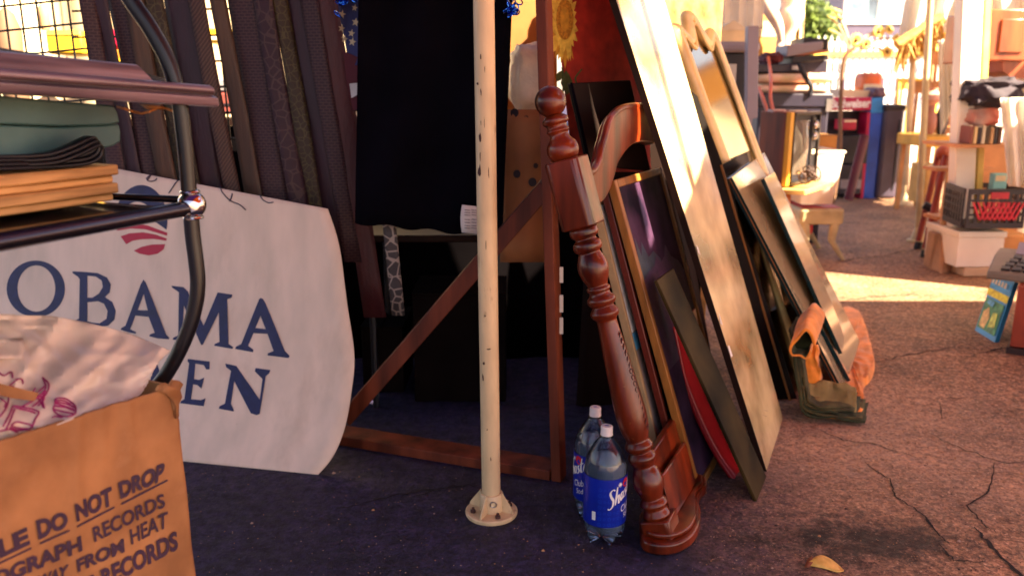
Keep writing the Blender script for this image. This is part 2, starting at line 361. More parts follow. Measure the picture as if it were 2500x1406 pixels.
Z2 = lambda pts: [(x/2.3433, 400+y/2.3433) for x, y in pts]
def ell(cx, cy, rx, ry, a0=0, a1=360, n=40): return [(cx+rx*math.cos(R(lerp(a0, a1, k/n))), cy-ry*math.sin(R(lerp(a0, a1, k/n)))) for k in range(n if a1-a0 == 360 else n+1)]
def decals(name, shapes, mt, par, fn, off=.004):
    for k, s_ in enumerate(shapes): decal(name, [s_], mt, par, fn, off + .0002*k)
def decal(name, shapes, mt, par, fn, off=.004, label=None):
    m = M(); m.use(mt)
    for k, loops in enumerate(shapes): m.tess([[fn(x, y, off) for x, y in l] for l in loops], loops)
    return m.build(name, None, par, label=label)
Os = [Z2(ell(205, 715, 167, 162)), Z2(ell(208, 713, 108, 132))]
Bs = [Z2([(415, 615), (470, 617), (560, 625), (612, 650), (635, 690), (628, 735), (600, 762), (642, 790), (662, 840), (655, 890), (620, 925), (560, 935), (500, 925), (430, 905), (432, 895), (452, 885), (456, 660), (445, 645), (415, 625)]),
      Z2([(500, 640), (548, 645), (582, 668), (588, 705), (565, 742), (530, 765), (500, 765)]), Z2([(500, 792), (560, 785), (595, 800), (615, 840), (610, 885), (570, 912), (530, 908), (500, 900)])]
A1 = [Z2([(820, 662), (835, 680), (950, 975), (970, 995), (965, 1003), (900, 998), (853, 985), (858, 975), (885, 965), (850, 875), (775, 868), (745, 945), (778, 962), (778, 972), (730, 962), (690, 948), (695, 938), (718, 925), (805, 690)]), Z2([(822, 745), (845, 838), (788, 836)])]
Ms = [Z2([(980, 697), (1050, 705), (1075, 730), (1165, 925), (1245, 735), (1330, 748), (1325, 765), (1300, 775), (1308, 1030), (1335, 1048), (1330, 1058), (1225, 1040), (1228, 1030), (1255, 1018), (1252, 850), (1160, 1035), (1150, 1035), (1052, 810), (1046, 960), (1060, 998), (1050, 1012), (988, 1005), (990, 995), (1020, 980), (1024, 735), (985, 708)])]
A2 = [Z2([(1483, 772), (1493, 767), (1505, 773), (1520, 800), (1630, 1070), (1658, 1098), (1650, 1110), (1530, 1095), (1532, 1083), (1565, 1070), (1530, 972), (1450, 968), (1420, 1040), (1450, 1062), (1448, 1077), (1345, 1058), (1350, 1045), (1380, 1030)]), Z2([(1490, 870), (1520, 945), (1462, 938)])]
Ds = [Z2([(735, 1070), (830, 1082), (890, 1120), (915, 1190), (905, 1260), (860, 1310), (790, 1322), (725, 1310), (750, 1290), (756, 1095)]), Z2([(800, 1100), (845, 1125), (868, 1190), (858, 1250), (825, 1285), (795, 1290)])]
Es = [Z2([(1075, 1115), (1200, 1130), (1198, 1175), (1180, 1175), (1165, 1150), (1118, 1142), (1110, 1230), (1140, 1235), (1168, 1222), (1153, 1285), (1130, 1265), (1104, 1260), (1093, 1345), (1150, 1350), (1176, 1340), (1165, 1385), (1030, 1368), (1035, 1355), (1055, 1345), (1082, 1140), (1072, 1128)])]
Is = [Z2([(600, 1050), (670, 1062), (655, 1080), (645, 1285), (660, 1305), (585, 1292), (605, 1275), (615, 1070)])]
B2 = [Z2([(400, 1020), (500, 1035), (535, 1075), (510, 1130), (545, 1180), (535, 1250), (480, 1278), (395, 1262), (415, 1245), (425, 1040)]), Z2([(460, 1052), (490, 1080), (462, 1120)]), Z2([(460, 1150), (500, 1195), (462, 1240)])]
Ns = [[(550, 887), (577, 893), (634, 975), (641, 925), (622, 906), (624, 898), (660, 903), (658, 910), (649, 918), (634, 1010), (626, 1013), (612, 1008), (572, 930), (564, 985), (571, 1000), (570, 1004), (534, 997), (536, 991), (549, 985), (564, 905), (552, 896)]]
decal('lettering', [Os, Bs, A1, Ms, A2, B2, Is, Ds, Es, Ns], navy, t, SG, label='navy hand painted serif capitals in two lines')
ring = Z2(ell(808, 322, 150, 200, -16, 190)) + Z2(ell(786, 345, 96, 128, 190, 8))
em = decal('emblem', [[ring]], navy, t, SG, label='round emblem with navy arch over red stripes')
red = [[Z2(q)] for q in ([(662, 342), (700, 335), (770, 335), (850, 355), (958, 395), (955, 412), (900, 395), (830, 375), (750, 370), (670, 383)], [(690, 415), (740, 398), (820, 392), (890, 405), (955, 428), (950, 440), (880, 430), (810, 432), (760, 440), (722, 460)], [(765, 497), (810, 475), (870, 462), (945, 460), (935, 490), (900, 515), (850, 524), (800, 515)])]
decals('stripe', red, red_paint, em, SG)
string = mat('string', (.015, .015, .05), .7)
for pts in ([(360, 440), (368, 428), (358, 436), (365, 443), (378, 441), (383, 436)], [(436, 440), (428, 448), (420, 460), (412, 472)], [(538, 455), (543, 470), (562, 490), (585, 500), (600, 513)], [(567, 472), (565, 482), (560, 492)], [(634, 476), (642, 488), (655, 495), (667, 494)]):
    m = M(); m.tube(cr([SG(x, y, .006) for x, y in pts], 5), .0018, 6); m.build('string_tie', string, t)

# ------------------------------------------------------------------ wooden rack behind (posts, rails, brace)
redwood = mat('redwood', (.085, .016, .007), .55, var=.45, scale=14, st=(1, 1, .12), c2=(.14, .030, .012), spec=.3)
ra, rb = V((-.58, 2.47, 0)), G(1366, 1178); rd = (rb-ra).normalized(); rn = V((rd.y, -rd.x, 0))  # rn points towards the camera
if rn.y > 0: rn = -rn
t = thing('wooden_rack', 'reddish timber stall frame with a diagonal brace and a bottom rail behind the cream pole', 'wooden frame', (ra+rb)/2)
m = M(); m.obox(ra - rd*.1, rd*((rb-ra).length+.07), -rn*.09, V((0, 0, .032))); m.build('bottom_rail', redwood, t, bevel=.003)
def stick(a, b, wv, tv, name, mt, par, label=None, bevel=.003):
    m = M(); a = V(a); b = V(b); wv = V(wv); tv = V(tv); m.obox(a - wv/2, b-a, wv, tv); return m.build(name, mt, par, bevel=bevel, label=label)
ptp = P(1330, -40, 2.27); pd = (ptp-rb); pd = pd/pd.z
post = stick(rb+V((-.010, 0, .002)), rb+V((-.014, 0, 0))+pd*2.2, rd*.030, -rn*.055, 'post', redwood, t)
stick(V((-1.25, 2.86, 0)), V((-1.25, 2.86, 2.2)), rd*.05, -rn*.06, 'post', redwood, t)
b0, b1 = P(862, 1003, 2.45), P(1332, 460, 2.262); bd = (b1-b0).normalized(); bw = bd.cross(rn).normalized()
stick(b0-bd*.05, b1, bw*.048, -rn*.05 - bw*.012, 'brace', redwood, t)
stick(V((-1.3, 2.84, 1.72)), rb+pd*1.72, V((0, 0, .05)), -rn*.04, 'top_rail', redwood, t)
m = M()
for y0, y1 in ((652, 690), (720, 762), (775, 815)): m.obox(P(1366, y0, 2.205), V((.010, 0, 0)), V((0, -.002, 0)), P(1366, y1, 2.205)-P(1366, y0, 2.205))
m.build('staple_strip', mat('staples', (.55, .48, .40), .6), t)

# ------------------------------------------------------------------ tooled leather straps hanging from the rail
purple = (.024, .0055, .013); brown = (.030, .010, .009); olive = (.028, .015, .006)
SM = {'plain': mat('leather_plain', purple, .55, var=.4, scale=12, st=(1, 1, .25), bump=.3, bs=90), 'brick': strap_mat('leather_brick', purple, 'brick', (.055, .026, .026)), 'rope': strap_mat('leather_rope', brown, 'rope', (.075, .04, .03)),
      'crack': strap_mat('leather_crack', purple, 'crack', (.055, .028, .028)), 'floral': strap_mat('leather_floral', olive, 'floral', (.06, .045, .014)), 'tan': mat('leather_tan', (.052, .022, .010), .55, var=.35, scale=30, st=(1, 1, .1), bump=.3), 'red': mat('leather_red', (.065, .013, .016), .55, var=.3, scale=10, st=(1, 1, .3), bump=.3)}
STR = [(190, .185, 36, 560, 'brick', 'dark leather strap with a faint brick pattern, beside the open wire grid'), (224, .18, 35, 560, 'plain', 'smooth purple leather strap, second from the wire grid'), (262, .20, 36, 560, 'brick', 'leather strap with a clear brick tooling, half behind the cart tube'),
       (304, .19, 40, 560, 'tan', 'worn brown strap crossing behind the curved black tube'), (350, .185, 44, 560, 'floral', 'dark strap with a floral net tooling, right of the black tube'), (398, .18, 58, 570, 'plain', 'wide plain purple strap before the rope patterned one'),
       (461, .185, 34, 590, 'rope', 'narrow strap with a twisted rope weave, left of the tan strap'), (513, .175, 35, 590, 'tan', 'plain tan brown strap between two bright gaps'), (553, .17, 62, 600, 'brick', 'wide purple strap with brick marks, right of the tan strap'),
       (620, .17, 40, 610, 'crack', 'purple strap with a cracked mud pattern above the sign'), (663, .165, 34, 620, 'floral', 'olive green strap with small floral tooling'), (699, .165, 38, 620, 'plain', 'smooth purple strap beside the olive one'),
       (736, .16, 36, 640, 'brick', 'strap with fine basket marks along the reddish strap'), (768, .16, 46, 775, 'red', 'long reddish strap at the end of the row, reaching below the sign edge')]
for k, (x0, sl, wd, yb, sty, lab) in enumerate(STR):
    Y = 2.72 + .012*(k % 3); rows = []
    for i in range(13):
        y = lerp(-330, yb, i/12); xa = x0 + sl*y
        tw = .010*math.sin(i*.33+k*1.9); wb = 3.0*math.sin(i*.5+k*2.3); rows.append([P(xa+wb+wd*1.17*q, y, Y + .006*math.sin(i*.8+k) + tw*(q-.5)*2 + (.002 if q in (0, 1) else 0)) for q in (0, .25, .5, .75, 1)])
    m = M(); m.grid(rows); m.build('leather_strap', SM[sty], solid=.005, label=lab, cat='leather strap', group='tooled leather straps hanging in a row')
m = M(); m.grid([[P(938+i*8+(y-585)*.10, y, 2.55) for i in range(5)] for y in (480, 585, 640, 700, 770)]); m.build('leather_strap', strap_mat('leather_crackle', (.045, .035, .035), 'crack', (.30, .24, .2)), solid=.005, label='short black strap with pale crackle lines hanging below the black cloth', cat='leather strap')
m = M(); m.tube([P(-500, -330, 2.735), P(900, -330, 2.735)], .012, 10)
m.build('hanging_rail', mat('black_metal', (.02, .02, .022), .35, .6), label='black metal rail carrying the leather straps', cat='rail')

# wire grid panels
wire = MC['black_metal']
def gridpanel(x0, x1, dx, sl, ys, hs, Y, lab):
    m = M(); x = x0
    while x <= x1: m.tube([P(x-60*sl, -330, Y), P(x+420*sl, 420, Y)], .0036, 6); x += dx
    for y in ys: m.tube([P(x0-40, y, Y-.005), P(x1+60, y+hs*(x1-x0+100), Y-.005)], .0036, 6)
    return m.build('wire_grid', wire, label=lab, cat='wire grid')
gridpanel(-60, 175, 39, .2, (-33, 27, 87, 150, 214, 275, 340), -.10, 2.96, 'black wire grid panel open to the bright stall behind, left of the straps')
gridpanel(216, 830, 41, .16, (-35, 28, 92, 155, 218, 281, 345), -.015, 3.0, 'black wire grid panel seen through the gaps between the straps')

# ------------------------------------------------------------------ flag shirt, black cloth, tag, tinsel
navycloth = mat('navy_cloth', (.035, .04, .13), .8, var=.3)
starm = mat('star_cream', (.62, .5, .3), .8)
def FL(px, py, off=0): return P(px, py, 2.66 + .02*math.sin(px*.06+py*.01) - off)
t = thing('star_flag', 'navy cloth printed with cream stars hanging beside the black cloth', 'flag', FL(850, 240))
m = M(); m.grid([[FL(lerp(lerp(812, 852, i/8), 895, j/8), lerp(-60, 160, i/8)) for j in range(9)] for i in range(9)]); m.build('cloth', navycloth, t, solid=.002)
def star(cx, cy, r): return [[(cx+r*(1 if k % 2 == 0 else .42)*math.sin(R(36*k+12)), cy-r*1.15*(1 if k % 2 == 0 else .42)*math.cos(R(36*k+12))) for k in range(10)]]
decals('star', [star(835, 36, 10), star(868, 55, 10), star(834, 70, 9), star(858, 82, 9), star(841, 96, 9), star(860, 103, 10), star(866, 20, 8)], starm, t, FL, .006)
m = M(); m.use(mat('crimson_cloth', (.09, .012, .02), .8)).poly([FL(838, 125, .004), FL(895, 150, .004), FL(895, 265, .004), FL(862, 270, .004), FL(846, 200, .004)])
m.build('fringe', None, t); m = M(); m.use(mat('white_cloth', (.6, .55, .5), .8)).poly([FL(853, 205, .008), FL(872, 203, .008), FL(873, 232, .008), FL(858, 240, .008)]); m.build('patch', None, t)
black = mat('black_cloth', (.0025, .0022, .0045), 1, var=.3, spec=.05)
def BC(px, py, off=0): return P(px, py, 2.50 + .016*math.sin(px*.035+py*.006) + .014*math.sin(px*.013) + .008*nz(px*.02, py*.006) - off)
t = thing('black_cloth', 'large plain black cloth hanging behind the cream pole', 'cloth', BC(1050, 580))
rows = [[BC(lerp(877-10*f, 1256-30*f, j/24), lerp(-120, 545+35*(j/24), f)+4*math.sin(j*.9)*f) for j in range(25)] for f in [i/16 for i in range(17)]]
m = M(); m.grid(rows); m.build('cloth', black, t, solid=.003)
tag_w = mat('tag_white', (.62, .58, .55), .7, var=.05); ink = mat('ink_grey', (.12, .11, .12), .7)
m = M(); m.use(tag_w); m.grid([[P(lerp(1128-4*math.sin(v_*3), 1180, u), lerp(500+6*u, 568+5*u, v_), 2.42+.02*u*u) for u in (0, .25, .5, .75, 1)] for v_ in (0, .25, .5, .75, 1)])
m.use(ink)
for y in (512, 518, 524, 535, 542, 550, 556):
    for a, b in ((1134, 1148), (1151, 1163)): m.poly([P(a, y, 2.417), P(b, y+1, 2.417), P(b, y+2.6, 2.417), P(a, y+1.6, 2.417)])
m.build('care_tag', None, t, solid=.0006)
tin = mat('blue_foil', (.03, .16, .75), .12, 1.0)
def tinsel(cx, cy, Y, lab, n=16, r=18):
    m = M()
    for k in range(n): m.torus(P(cx+random.gauss(0, r*.6), cy+random.gauss(0, r*.6), Y+random.uniform(-.01, .01)), (random.uniform(-1, 1), random.uniform(-1, 1), random.uniform(-1, 1)), random.uniform(.007, .013), .0022, 14)
    m.build('tinsel_bow', tin, label=lab, cat='tinsel bow')
tinsel(1252, 18, 2.44, 'curled blue foil bow at the corner of the black cloth by the pole'); tinsel(838, 2, 2.62, 'curled blue foil bow above the star printed flag')

# ------------------------------------------------------------------ dark goods behind the black cloth
shadecard = mat('shaded_card', (.008, .005, .0045), .9, spec=.05, var=.3); darkwood = mat('dark_wood', (.014, .0055, .0035), .6, spec=.15, var=.4, scale=12, st=(1, 1, .1))  # recess shade under the table is put into the card's near-black colour
def bgbox(px0, py0, px1, py1, Y, d):
    a = P((px0+px1)/2, py1, Y); b = P((px0+px1)/2, py0, Y); x0 = P(px0, (py0+py1)/2, Y).x; x1 = P(px1, (py0+py1)/2, Y).x
    return x0, x1, Y, Y+d, a.z, b.z
def bbox(name, r, Y, d, mt, bevel=.004, parent=None, zb=None, **kw):
    x0, x1, y0, y1, z0, z1 = bgbox(*r, Y, d); m = M(); m.box(x0, x1, y0, y1, z0 if zb is None else zb, z1)
    return m.build(name, mt, parent, bevel=bevel, **kw)
blk = mat('black_plastic', (.012, .012, .018), .45, var=.3); tarpd = mat('shade_backdrop', (.003, .0025, .003), 1, spec=0, var=.3)
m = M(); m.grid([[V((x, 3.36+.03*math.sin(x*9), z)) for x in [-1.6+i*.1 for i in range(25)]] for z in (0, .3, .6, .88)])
m.build('shade_backdrop', tarpd, solid=.004, label='added dark backdrop holding the shade at the back of the stall under the table', cat='tarp')  # added backdrop, keeps the space behind the pole dark
x0, x1, y0, y1, z0, z1 = bgbox(868, 583, 1215, 592, 2.75, .45)
t = thing('folding_table', 'dark folding table behind the brace, under the black cloth', 'table', ((x0+x1)/2, 2.95, 0))
m = M(); m.box(x0, x1, y0, y1, z0, z1+.012); m.build('tabletop', darkwood, t, bevel=.004)
for sx_ in (x0+.04, x1-.04):
    for sy in (y0+.05, y1-.05): m = M(); m.tube([(sx_, sy, 0), (sx_, sy, z0)], .012, 8); m.build('leg', blk, t)
def carton(r, Y, d, mt, label, name='cardboard_box', zb=0, cat='box'):
    x0, x1, y0, y1, z0, z1 = bgbox(*r, Y, d); zb = z0 if zb is None else zb
    t = thing(name, label, cat, ((x0+x1)/2, Y+d/2, zb)); m = M(); m.box(x0, x1, y0, y1, zb, z1); m.build('body', mt, t, bevel=.004)
    m = M(); m.box(x0-.002, (x0+x1)/2-.003, y0-.002, y1, z1+.001, z1+.005); m.build('flap', mt, t); m = M(); m.box((x0+x1)/2+.003, x1+.002, y0-.002, y1, z1+.001, z1+.005); m.build('flap', mt, t)
    return t
carton((1010, 720, 1235, 990), 2.85, .3, shadecard, 'dim brown carton under the dark table behind the cream pole')
carton((885, 800, 985, 985), 2.95, .3, shadecard, 'small dim carton under the dark table beside the sign')

# polka dot bundle with white plastic bag
polka = mat('polka_cloth', (.30, .11, .035), .75, var=.25); dots = mat('polka_dot', (.02, .008, .012), .7)
plast = mat('milky_plastic', (.80, .72, .60), .35, var=.12, scale=20, bump=.8, bs=35, transl=.35)
def lump(px0, py0, px1, py1, Y, d, amp, mt, seed, name, **kw):
    m = M(); x0, x1, y0, y1, z0, z1 = bgbox(px0, py0, px1, py1, Y, d); c = V(((x0+x1)/2, (y0+y1)/2, (z0+z1)/2)); n = 22; rows = []
    for i in range(n+1):
        row = []
        for j in range(2*n+1):
            th = math.pi*i/n; ph = math.pi*j/n; u = V((math.sin(th)*math.cos(ph), math.sin(th)*math.sin(ph), math.cos(th)))
            q = V([math.copysign(abs(k)**.6, k) for k in u]); f = 1 + amp*noise.fractal(u*2.2+V((seed, 0, 0)), 1, 2, 4)
            row.append(c+V((q.x*(x1-x0)/2, q.y*(y1-y0)/2, q.z*(z1-z0)/2))*f)
        rows.append(row)
    m.grid(rows); return m.build(name, mt, sharp=60, **kw)
t = thing('polka_dot_bag', 'orange brown cloth bag with dark polka dots between the pole and the wooden post', 'bag', P(1285, 560, 2.62))
m = M(); m.grid([[P(lerp(1222, 1345, j/8), lerp(268, 640, i/8), 2.60-.04*math.sin(math.pi*j/8)-.01*math.sin(i)) for j in range(9)] for i in range(9)]); m.build('cloth', polka, t, solid=.004)
def pk(x, y, off=0): return P(x, y, 2.595-.04*math.sin(math.pi*(x-1222)/123))
decals('dot', [[ell(x, y, r, r*1.1, n=16)] for x, y, r in [(1256, 276, 10), (1285, 288, 5), (1283, 310, 10), (1251, 362, 10), (1288, 381, 11), (1305, 350, 8), (1262, 425, 9), (1300, 445, 10), (1312, 300, 7), (1240, 320, 6), (1308, 405, 6)]], dots, t, pk)
lump(1242, 105, 1345, 275, 2.66, .2, .16, plast, 3, 'plastic_bag', label='stuffed milky white plastic bag on top of the polka dot cloth', cat='plastic bag')
m = M(); m.prism([P(1215, -120, 2.95), P(1360, -120, 2.95), P(1360, 290, 2.95), P(1225, 290, 2.95)], (0, .02, 0)); m.build('tan_board', mat('tan_board', (.55, .28, .09), .6, transl=.45), label='tan cloth screen behind the white plastic bag', cat='screen')

# ------------------------------------------------------------------ sunflower panel, plank and shade backing sheet
redfab = mat('red_fabric', (.45, .03, .015), .75, var=.3, scale=20); yel = mat('petal_yellow', (.85, .55, .08), .7, var=.25, scale=60); gold = mat('disc_gold', (.50, .22, .02), .7, var=.4, scale=120)
grn = mat('leaf_green', (.085, .085, .018), .75, var=.4, scale=40); yel2 = mat('petal_shade', (.6, .30, .03), .7, var=.2, scale=60)
def SF(px, py, off=0): return P(px, py, 2.50 + (px-1340)*.0011 - off)
m = M(); m.use(redfab); m.prism([SF(1338, -150), SF(1560, -150), SF(1590, 420), SF(1400, 420)], (0, .012, 0))
sf = m.build('sunflower_panel', None, label='tall red fabric panel printed with a large yellow sunflower', cat='fabric panel')
m = M(); k = 0
def petal(m, cx, cy, ang, r0, r1, wd, sy, off):
    d = V((math.sin(ang), -math.cos(ang)*sy)); q = V((-d.y, d.x/sy if sy else 0)); q = V((math.cos(ang), math.sin(ang)*sy)); pts = []
    for f, ww in ((0, .4), (.35, 1), (.7, .8), (1, 0), (.7, -.8), (.35, -1), (0, -.4)): pts.append(V((cx, cy)) + d*lerp(r0, r1, f) + q*ww*wd)
    m.poly([SF(p.x, p.y, off) for p in pts])
for k in range(30):
    a = 2*math.pi*k/30 + random.uniform(-.05, .05); m.use(yel if k % 3 else yel2); petal(m, 1379, 55, a, 12, random.uniform(38, 48) , 5.5, 2.6, .003+.0002*k)
for k in range(22):
    a = 2*math.pi*k/22 + .1; m.use(yel); petal(m, 1379, 55, a, 10, random.uniform(28, 36), 4.5, 2.6, .010+.0002*k)
m.use(gold).tess([[SF(x, y, .016) for x, y in ell(1379, 48, 21, 50, n=30)]], [ell(1379, 48, 21, 50, n=30)])
m.use(yel2).tess([[SF(x, y, .018) for x, y in ell(1379, 48, 11, 30, n=24)]], [ell(1379, 48, 11, 30, n=24)])
m.build('sunflower', None, sf)
m = M(); m.use(grn)
def leaf(cx, cy, ln, wd, an, off):
    d = V((math.sin(an), -math.cos(an))); q = V((-d.y, d.x)); m.poly([SF(*(V((cx, cy))+d*ln*f+q*wd*s_), off) for f, s_ in ((0, 0), (.2, .7), (.5, 1), (.8, .5), (1, 0), (.8, -.6), (.5, -1), (.2, -.6))])
for k, a in enumerate([(1450, 190, 90, 24, .1), (1455, 110, 70, 20, .35), (1385, 232, 60, 15, -.05), (1424, 168, 34, 8, -.2), (1412, 200, 22, 8, .9), (1360, 200, 30, 9, .4), (1440, 60, 60, 14, .3), (1412, 130, 30, 7, 2.2), (1470, 230, 60, 16, .5)]): leaf(*a, .003+.0005*k)
for a in ([(1372, 165), (1376, 190), (1374, 230)], [(1432, 40), (1436, 70), (1446, 90), (1438, 120)], [(1420, 170), (1405, 190), (1408, 205)]): m.tube(cr([SF(x, y, .006) for x, y in a], 6), .003, 6)
m.build('leaves', None, sf)
m = M(); m.prism([P(1395, 204, 2.36), P(1540, 196, 2.5), P(1590, 420, 2.5), P(1440, 402, 2.34)], (-.012, .012, 0)); pl = m.build('wooden_plank', darkwood, bevel=.003, label='dark brown plank with a black edge behind the turned bed post', cat='plank')
m = M(); m.prism([P(1392, 203, 2.345), P(1398, 202, 2.345), P(1444, 402, 2.325), P(1436, 404, 2.325)], (0, .01, 0)); m.build('edge_strip', black, pl)
m = M(); m.prism([P(1490, -150, 2.80), P(1552, -150, 2.9), P(1750, 940, 2.9), P(1420, 1010, 2.80)], (-.02, .02, 0)); m.build('shade_backing', darkwood, label='large dark sheet added behind the pictures to fill the gap with shade', cat='board')  # added dark sheet standing for the black gap between the boards

# ------------------------------------------------------------------ leaning bed end with turned post
mahog = mat('mahogany', (.060, .0052, .0011), .28, var=.55, spec=.4, scale=16, st=(1, 1, .15), c2=(.15, .019, .0035), bump=.06, bs=60, coat=.2)
wear(mahog, 38, .66, .72, (.30, .11, .035), .7); wear(mahog, 9, .50, .72, (.022, .003, .001), .75, (1, 1, .2))
top, bot = P(1344, 249, 1.98), P(1602, 1250, 1.88); ax = (bot-top).normalized(); L = (bot-top).length
def axp(py): return top + (bot-top)*((py-249)/1001)
hb = thing('bed_end', 'mahogany bed end with a ball topped turned post leaning left on its scrolled foot', 'bed end', (bot.x, bot.y, 0))
def turned(prof, name):
    pts = cr([(r, y, 0) for r, y in prof], 4); m = M(); m.lathe([(max(p.x, 0)/1000*.985, (p.y-249)/1001*L) for p in pts], top, ax, 40); return m.build(name, mahog, hb, sharp=50)
m = M(); m.ball(axp(249), .0375, 32); m.build('ball_finial', mahog, hb)
turned([(20, 280), (30, 287), (32, 293), (30, 299), (25, 302), (24, 309), (26, 312), (28, 316), (25, 320), (23, 324), (26, 334), (36, 346), (39, 358), (38, 368), (33, 378), (28, 385)], 'neck_turning')
turned([(28, 536), (34, 543), (36, 551), (34, 560), (26, 566), (27, 571), (34, 577), (36, 586), (33, 595), (27, 600), (31, 610), (37, 626), (38, 642), (33, 660), (27, 674), (25, 681), (29, 685), (29, 691), (25, 695), (27, 703), (34, 709), (36, 716), (32, 725), (26, 729), (31, 737), (36, 745), (33, 755), (26, 762), (25, 772), (27, 800), (31, 850), (35, 910), (38, 965), (39, 1000), (36, 1035), (29, 1060), (32, 1068), (36, 1077), (33, 1086), (28, 1091), (32, 1097), (36, 1106), (33, 1117), (28, 1125), (28, 1131), (34, 1144), (39, 1165), (38, 1182), (31, 1200), (28, 1210), (33, 1217), (36, 1226), (30, 1235), (34, 1246), (36, 1254), (30, 1262)], 'shaft_turning')
dd = V((.43, .9, 0)).normalized(); dd = (dd - ax*dd.dot(ax)).normalized(); ss = dd.cross(ax).normalized(); ss = ss if ss.x > 0 else -ss
a0 = axp(382); a1 = axp(540)
def chamfer(cx, wd, dp, ch): return [(-wd, -dp+ch), (-wd+ch, -dp), (wd-ch, -dp), (wd, -dp+ch), (wd, dp), (-wd, dp)]
m = M(); m.prism([a0 + ss*x + dd*y for x, y in chamfer(0, .043, .043, .012)], a1-a0); m.build('square_block', mahog, hb, bevel=.004)
yy = lambda px: 1.975 + (px-1437)*.0030
up_ = cr([(1425, 414, 0), (1437, 418, 0), (1452, 419, 0), (1467, 393, 0), (1474, 360, 0), (1482, 333, 0), (1494, 292, 0), (1516, 267, 0), (1541, 259, 0), (1575, 258, 0), (1600, 266, 0)], 4)
lo_ = cr([(1440, 503, 0), (1458, 499, 0), (1473, 491, 0), (1485, 473, 0), (1494, 452, 0), (1503, 422, 0), (1512, 393, 0), (1533, 363, 0), (1554, 348, 0), (1580, 345, 0), (1600, 350, 0)], 4)
m = M(); n_ = len(up_)
U = [P(p.x, p.y, yy(p.x)) for p in up_]; Lw = [P(p.x, p.y, yy(p.x)) for p in lo_]
m.prism(U + Lw[::-1], -ss*.030); m.build('scrolled_rail', mahog, hb, bevel=.003)
m = M(); m.tube([u + ss*.002 - ss*.010 for u in U[3:]], .010, 10); m.build('rail_moulding', mahog, hb)
# panel below the rail and scrolled foot
m = M(); q0 = axp(900); m.obox(axp(1236)+dd*.035-ss*.012, dd*.42, ss*.02, (axp(1120)-axp(1236))); m.build('bottom_rail', mahog, hb, bevel=.004)
m = M(); m.prism([axp(1258) + ss*x + dd*y for x, y in chamfer(0, .040, .040, .008)], ax*.052); m.build('foot_block', mahog, hb, bevel=.004)
foot = cr([(1562, 1330, 0), (1575, 1348, 0), (1612, 1356, 0), (1652, 1352, 0), (1688, 1332, 0), (1707, 1300, 0), (1709, 1268, 0), (1704, 1240, 0), (1712, 1220, 0), (1724, 1205, 0), (1722, 1186, 0)], 4)
fp = [Zp(p.x, p.y, .004) for p in foot] + [Zp(1690, 1165, .004), Zp(1610, 1200, .004), Zp(1560, 1280, .004)]
m = M(); m.prism(fp, (0, 0, .030)); m.build('scrolled_foot', mahog, hb, bevel=.006, bseg=3)
fc = sum((p for p in fp), V())/len(fp); m = M(); m.prism([fc+(p-fc)*.88+V((-.004, .004, .0305)) for p in fp], (0, 0, .014)); m.build('foot_moulding', mahog, hb, bevel=.005, bseg=3)
m = M(); m.prism([Zp(1640, 1268, .05), Zp(1650, 1262, .05), Zp(1700, 1178, .05), Zp(1690, 1176, .05)], axp(1120)-axp(1236)); m.build('corner_bracket', mahog, hb, bevel=.003)
m = M(); m.use(mat('carving', (.05, .008, .006), .6))
for k in range(16):
    py = lerp(800, 1030, k/15); th = R(62); c = axp(py); rr = lerp(.0285, .040, k/15)
    e1 = (ax.cross(V((0, -1, 0)))).normalized(); e1 = e1 if e1.x > 0 else -e1; e2 = e1.cross(ax).normalized(); e2 = e2 if e2.y < 0 else -e2
    def cp(t_, z): return c + (e1*math.cos(t_)+e2*math.sin(t_))*rr*1.004 + ax*z
    if 6 <= k <= 9: m.torus(cp(R(38), 0), e1*math.cos(R(38))+e2*math.sin(R(38)), .006, .0013, 10)
    else: m.tube([cp(R(30), -.006), cp(R(40), 0), cp(R(46), .008)], [.0006, .0022, .0006], 6)
m.build('carved_leaf', None, hb)

# ------------------------------------------------------------------ leaning pictures and boards
DV = V((.43, .9, 0)).normalized()
def panel(name, nb, nt, wd, th, mt, bevel=.002, parent=None, inset=0, dv=DV, **kw):
    A = V(nb); B = V(nt); n_ = (B-A).cross(dv).normalized(); n_ = n_ if n_.x > 0 else -n_
    m = M(); m.prism([A, B, B+dv*wd, A+dv*wd], -n_*th); return m.build(name, mt, parent, bevel=bevel, **kw), A, B, n_
def frame(root, A, B, n_, wd, bar, th, mt, dv=DV, name='frame'):
    u = (B-A).normalized(); H = (B-A).length; m = M()
    for o_, a_, b_ in ((A, u*H, dv*bar), (A+dv*(wd-bar), u*H, dv*bar), (A+dv*bar, u*bar, dv*(wd-2*bar)), (A+dv*bar+u*(H-bar), u*bar, dv*(wd-2*bar))): m.obox(o_, a_, b_, -n_*th)
    return m.build(name, mt, root, bevel=.003)
canvas = mat('bare_canvas', (.38, .25, .12), .8, var=.25, scale=10, bump=.1, bs=200)
def LP(pb_, pt_, yb=None, dy=.03):
    a = G(*pb_); return a, P(*pt_, a.y+dy)
def LQ(A, B, wd, n_, u, v, off=.002, dv=DV): return A + (B-A)*v + dv*(wd*u) + n_*off
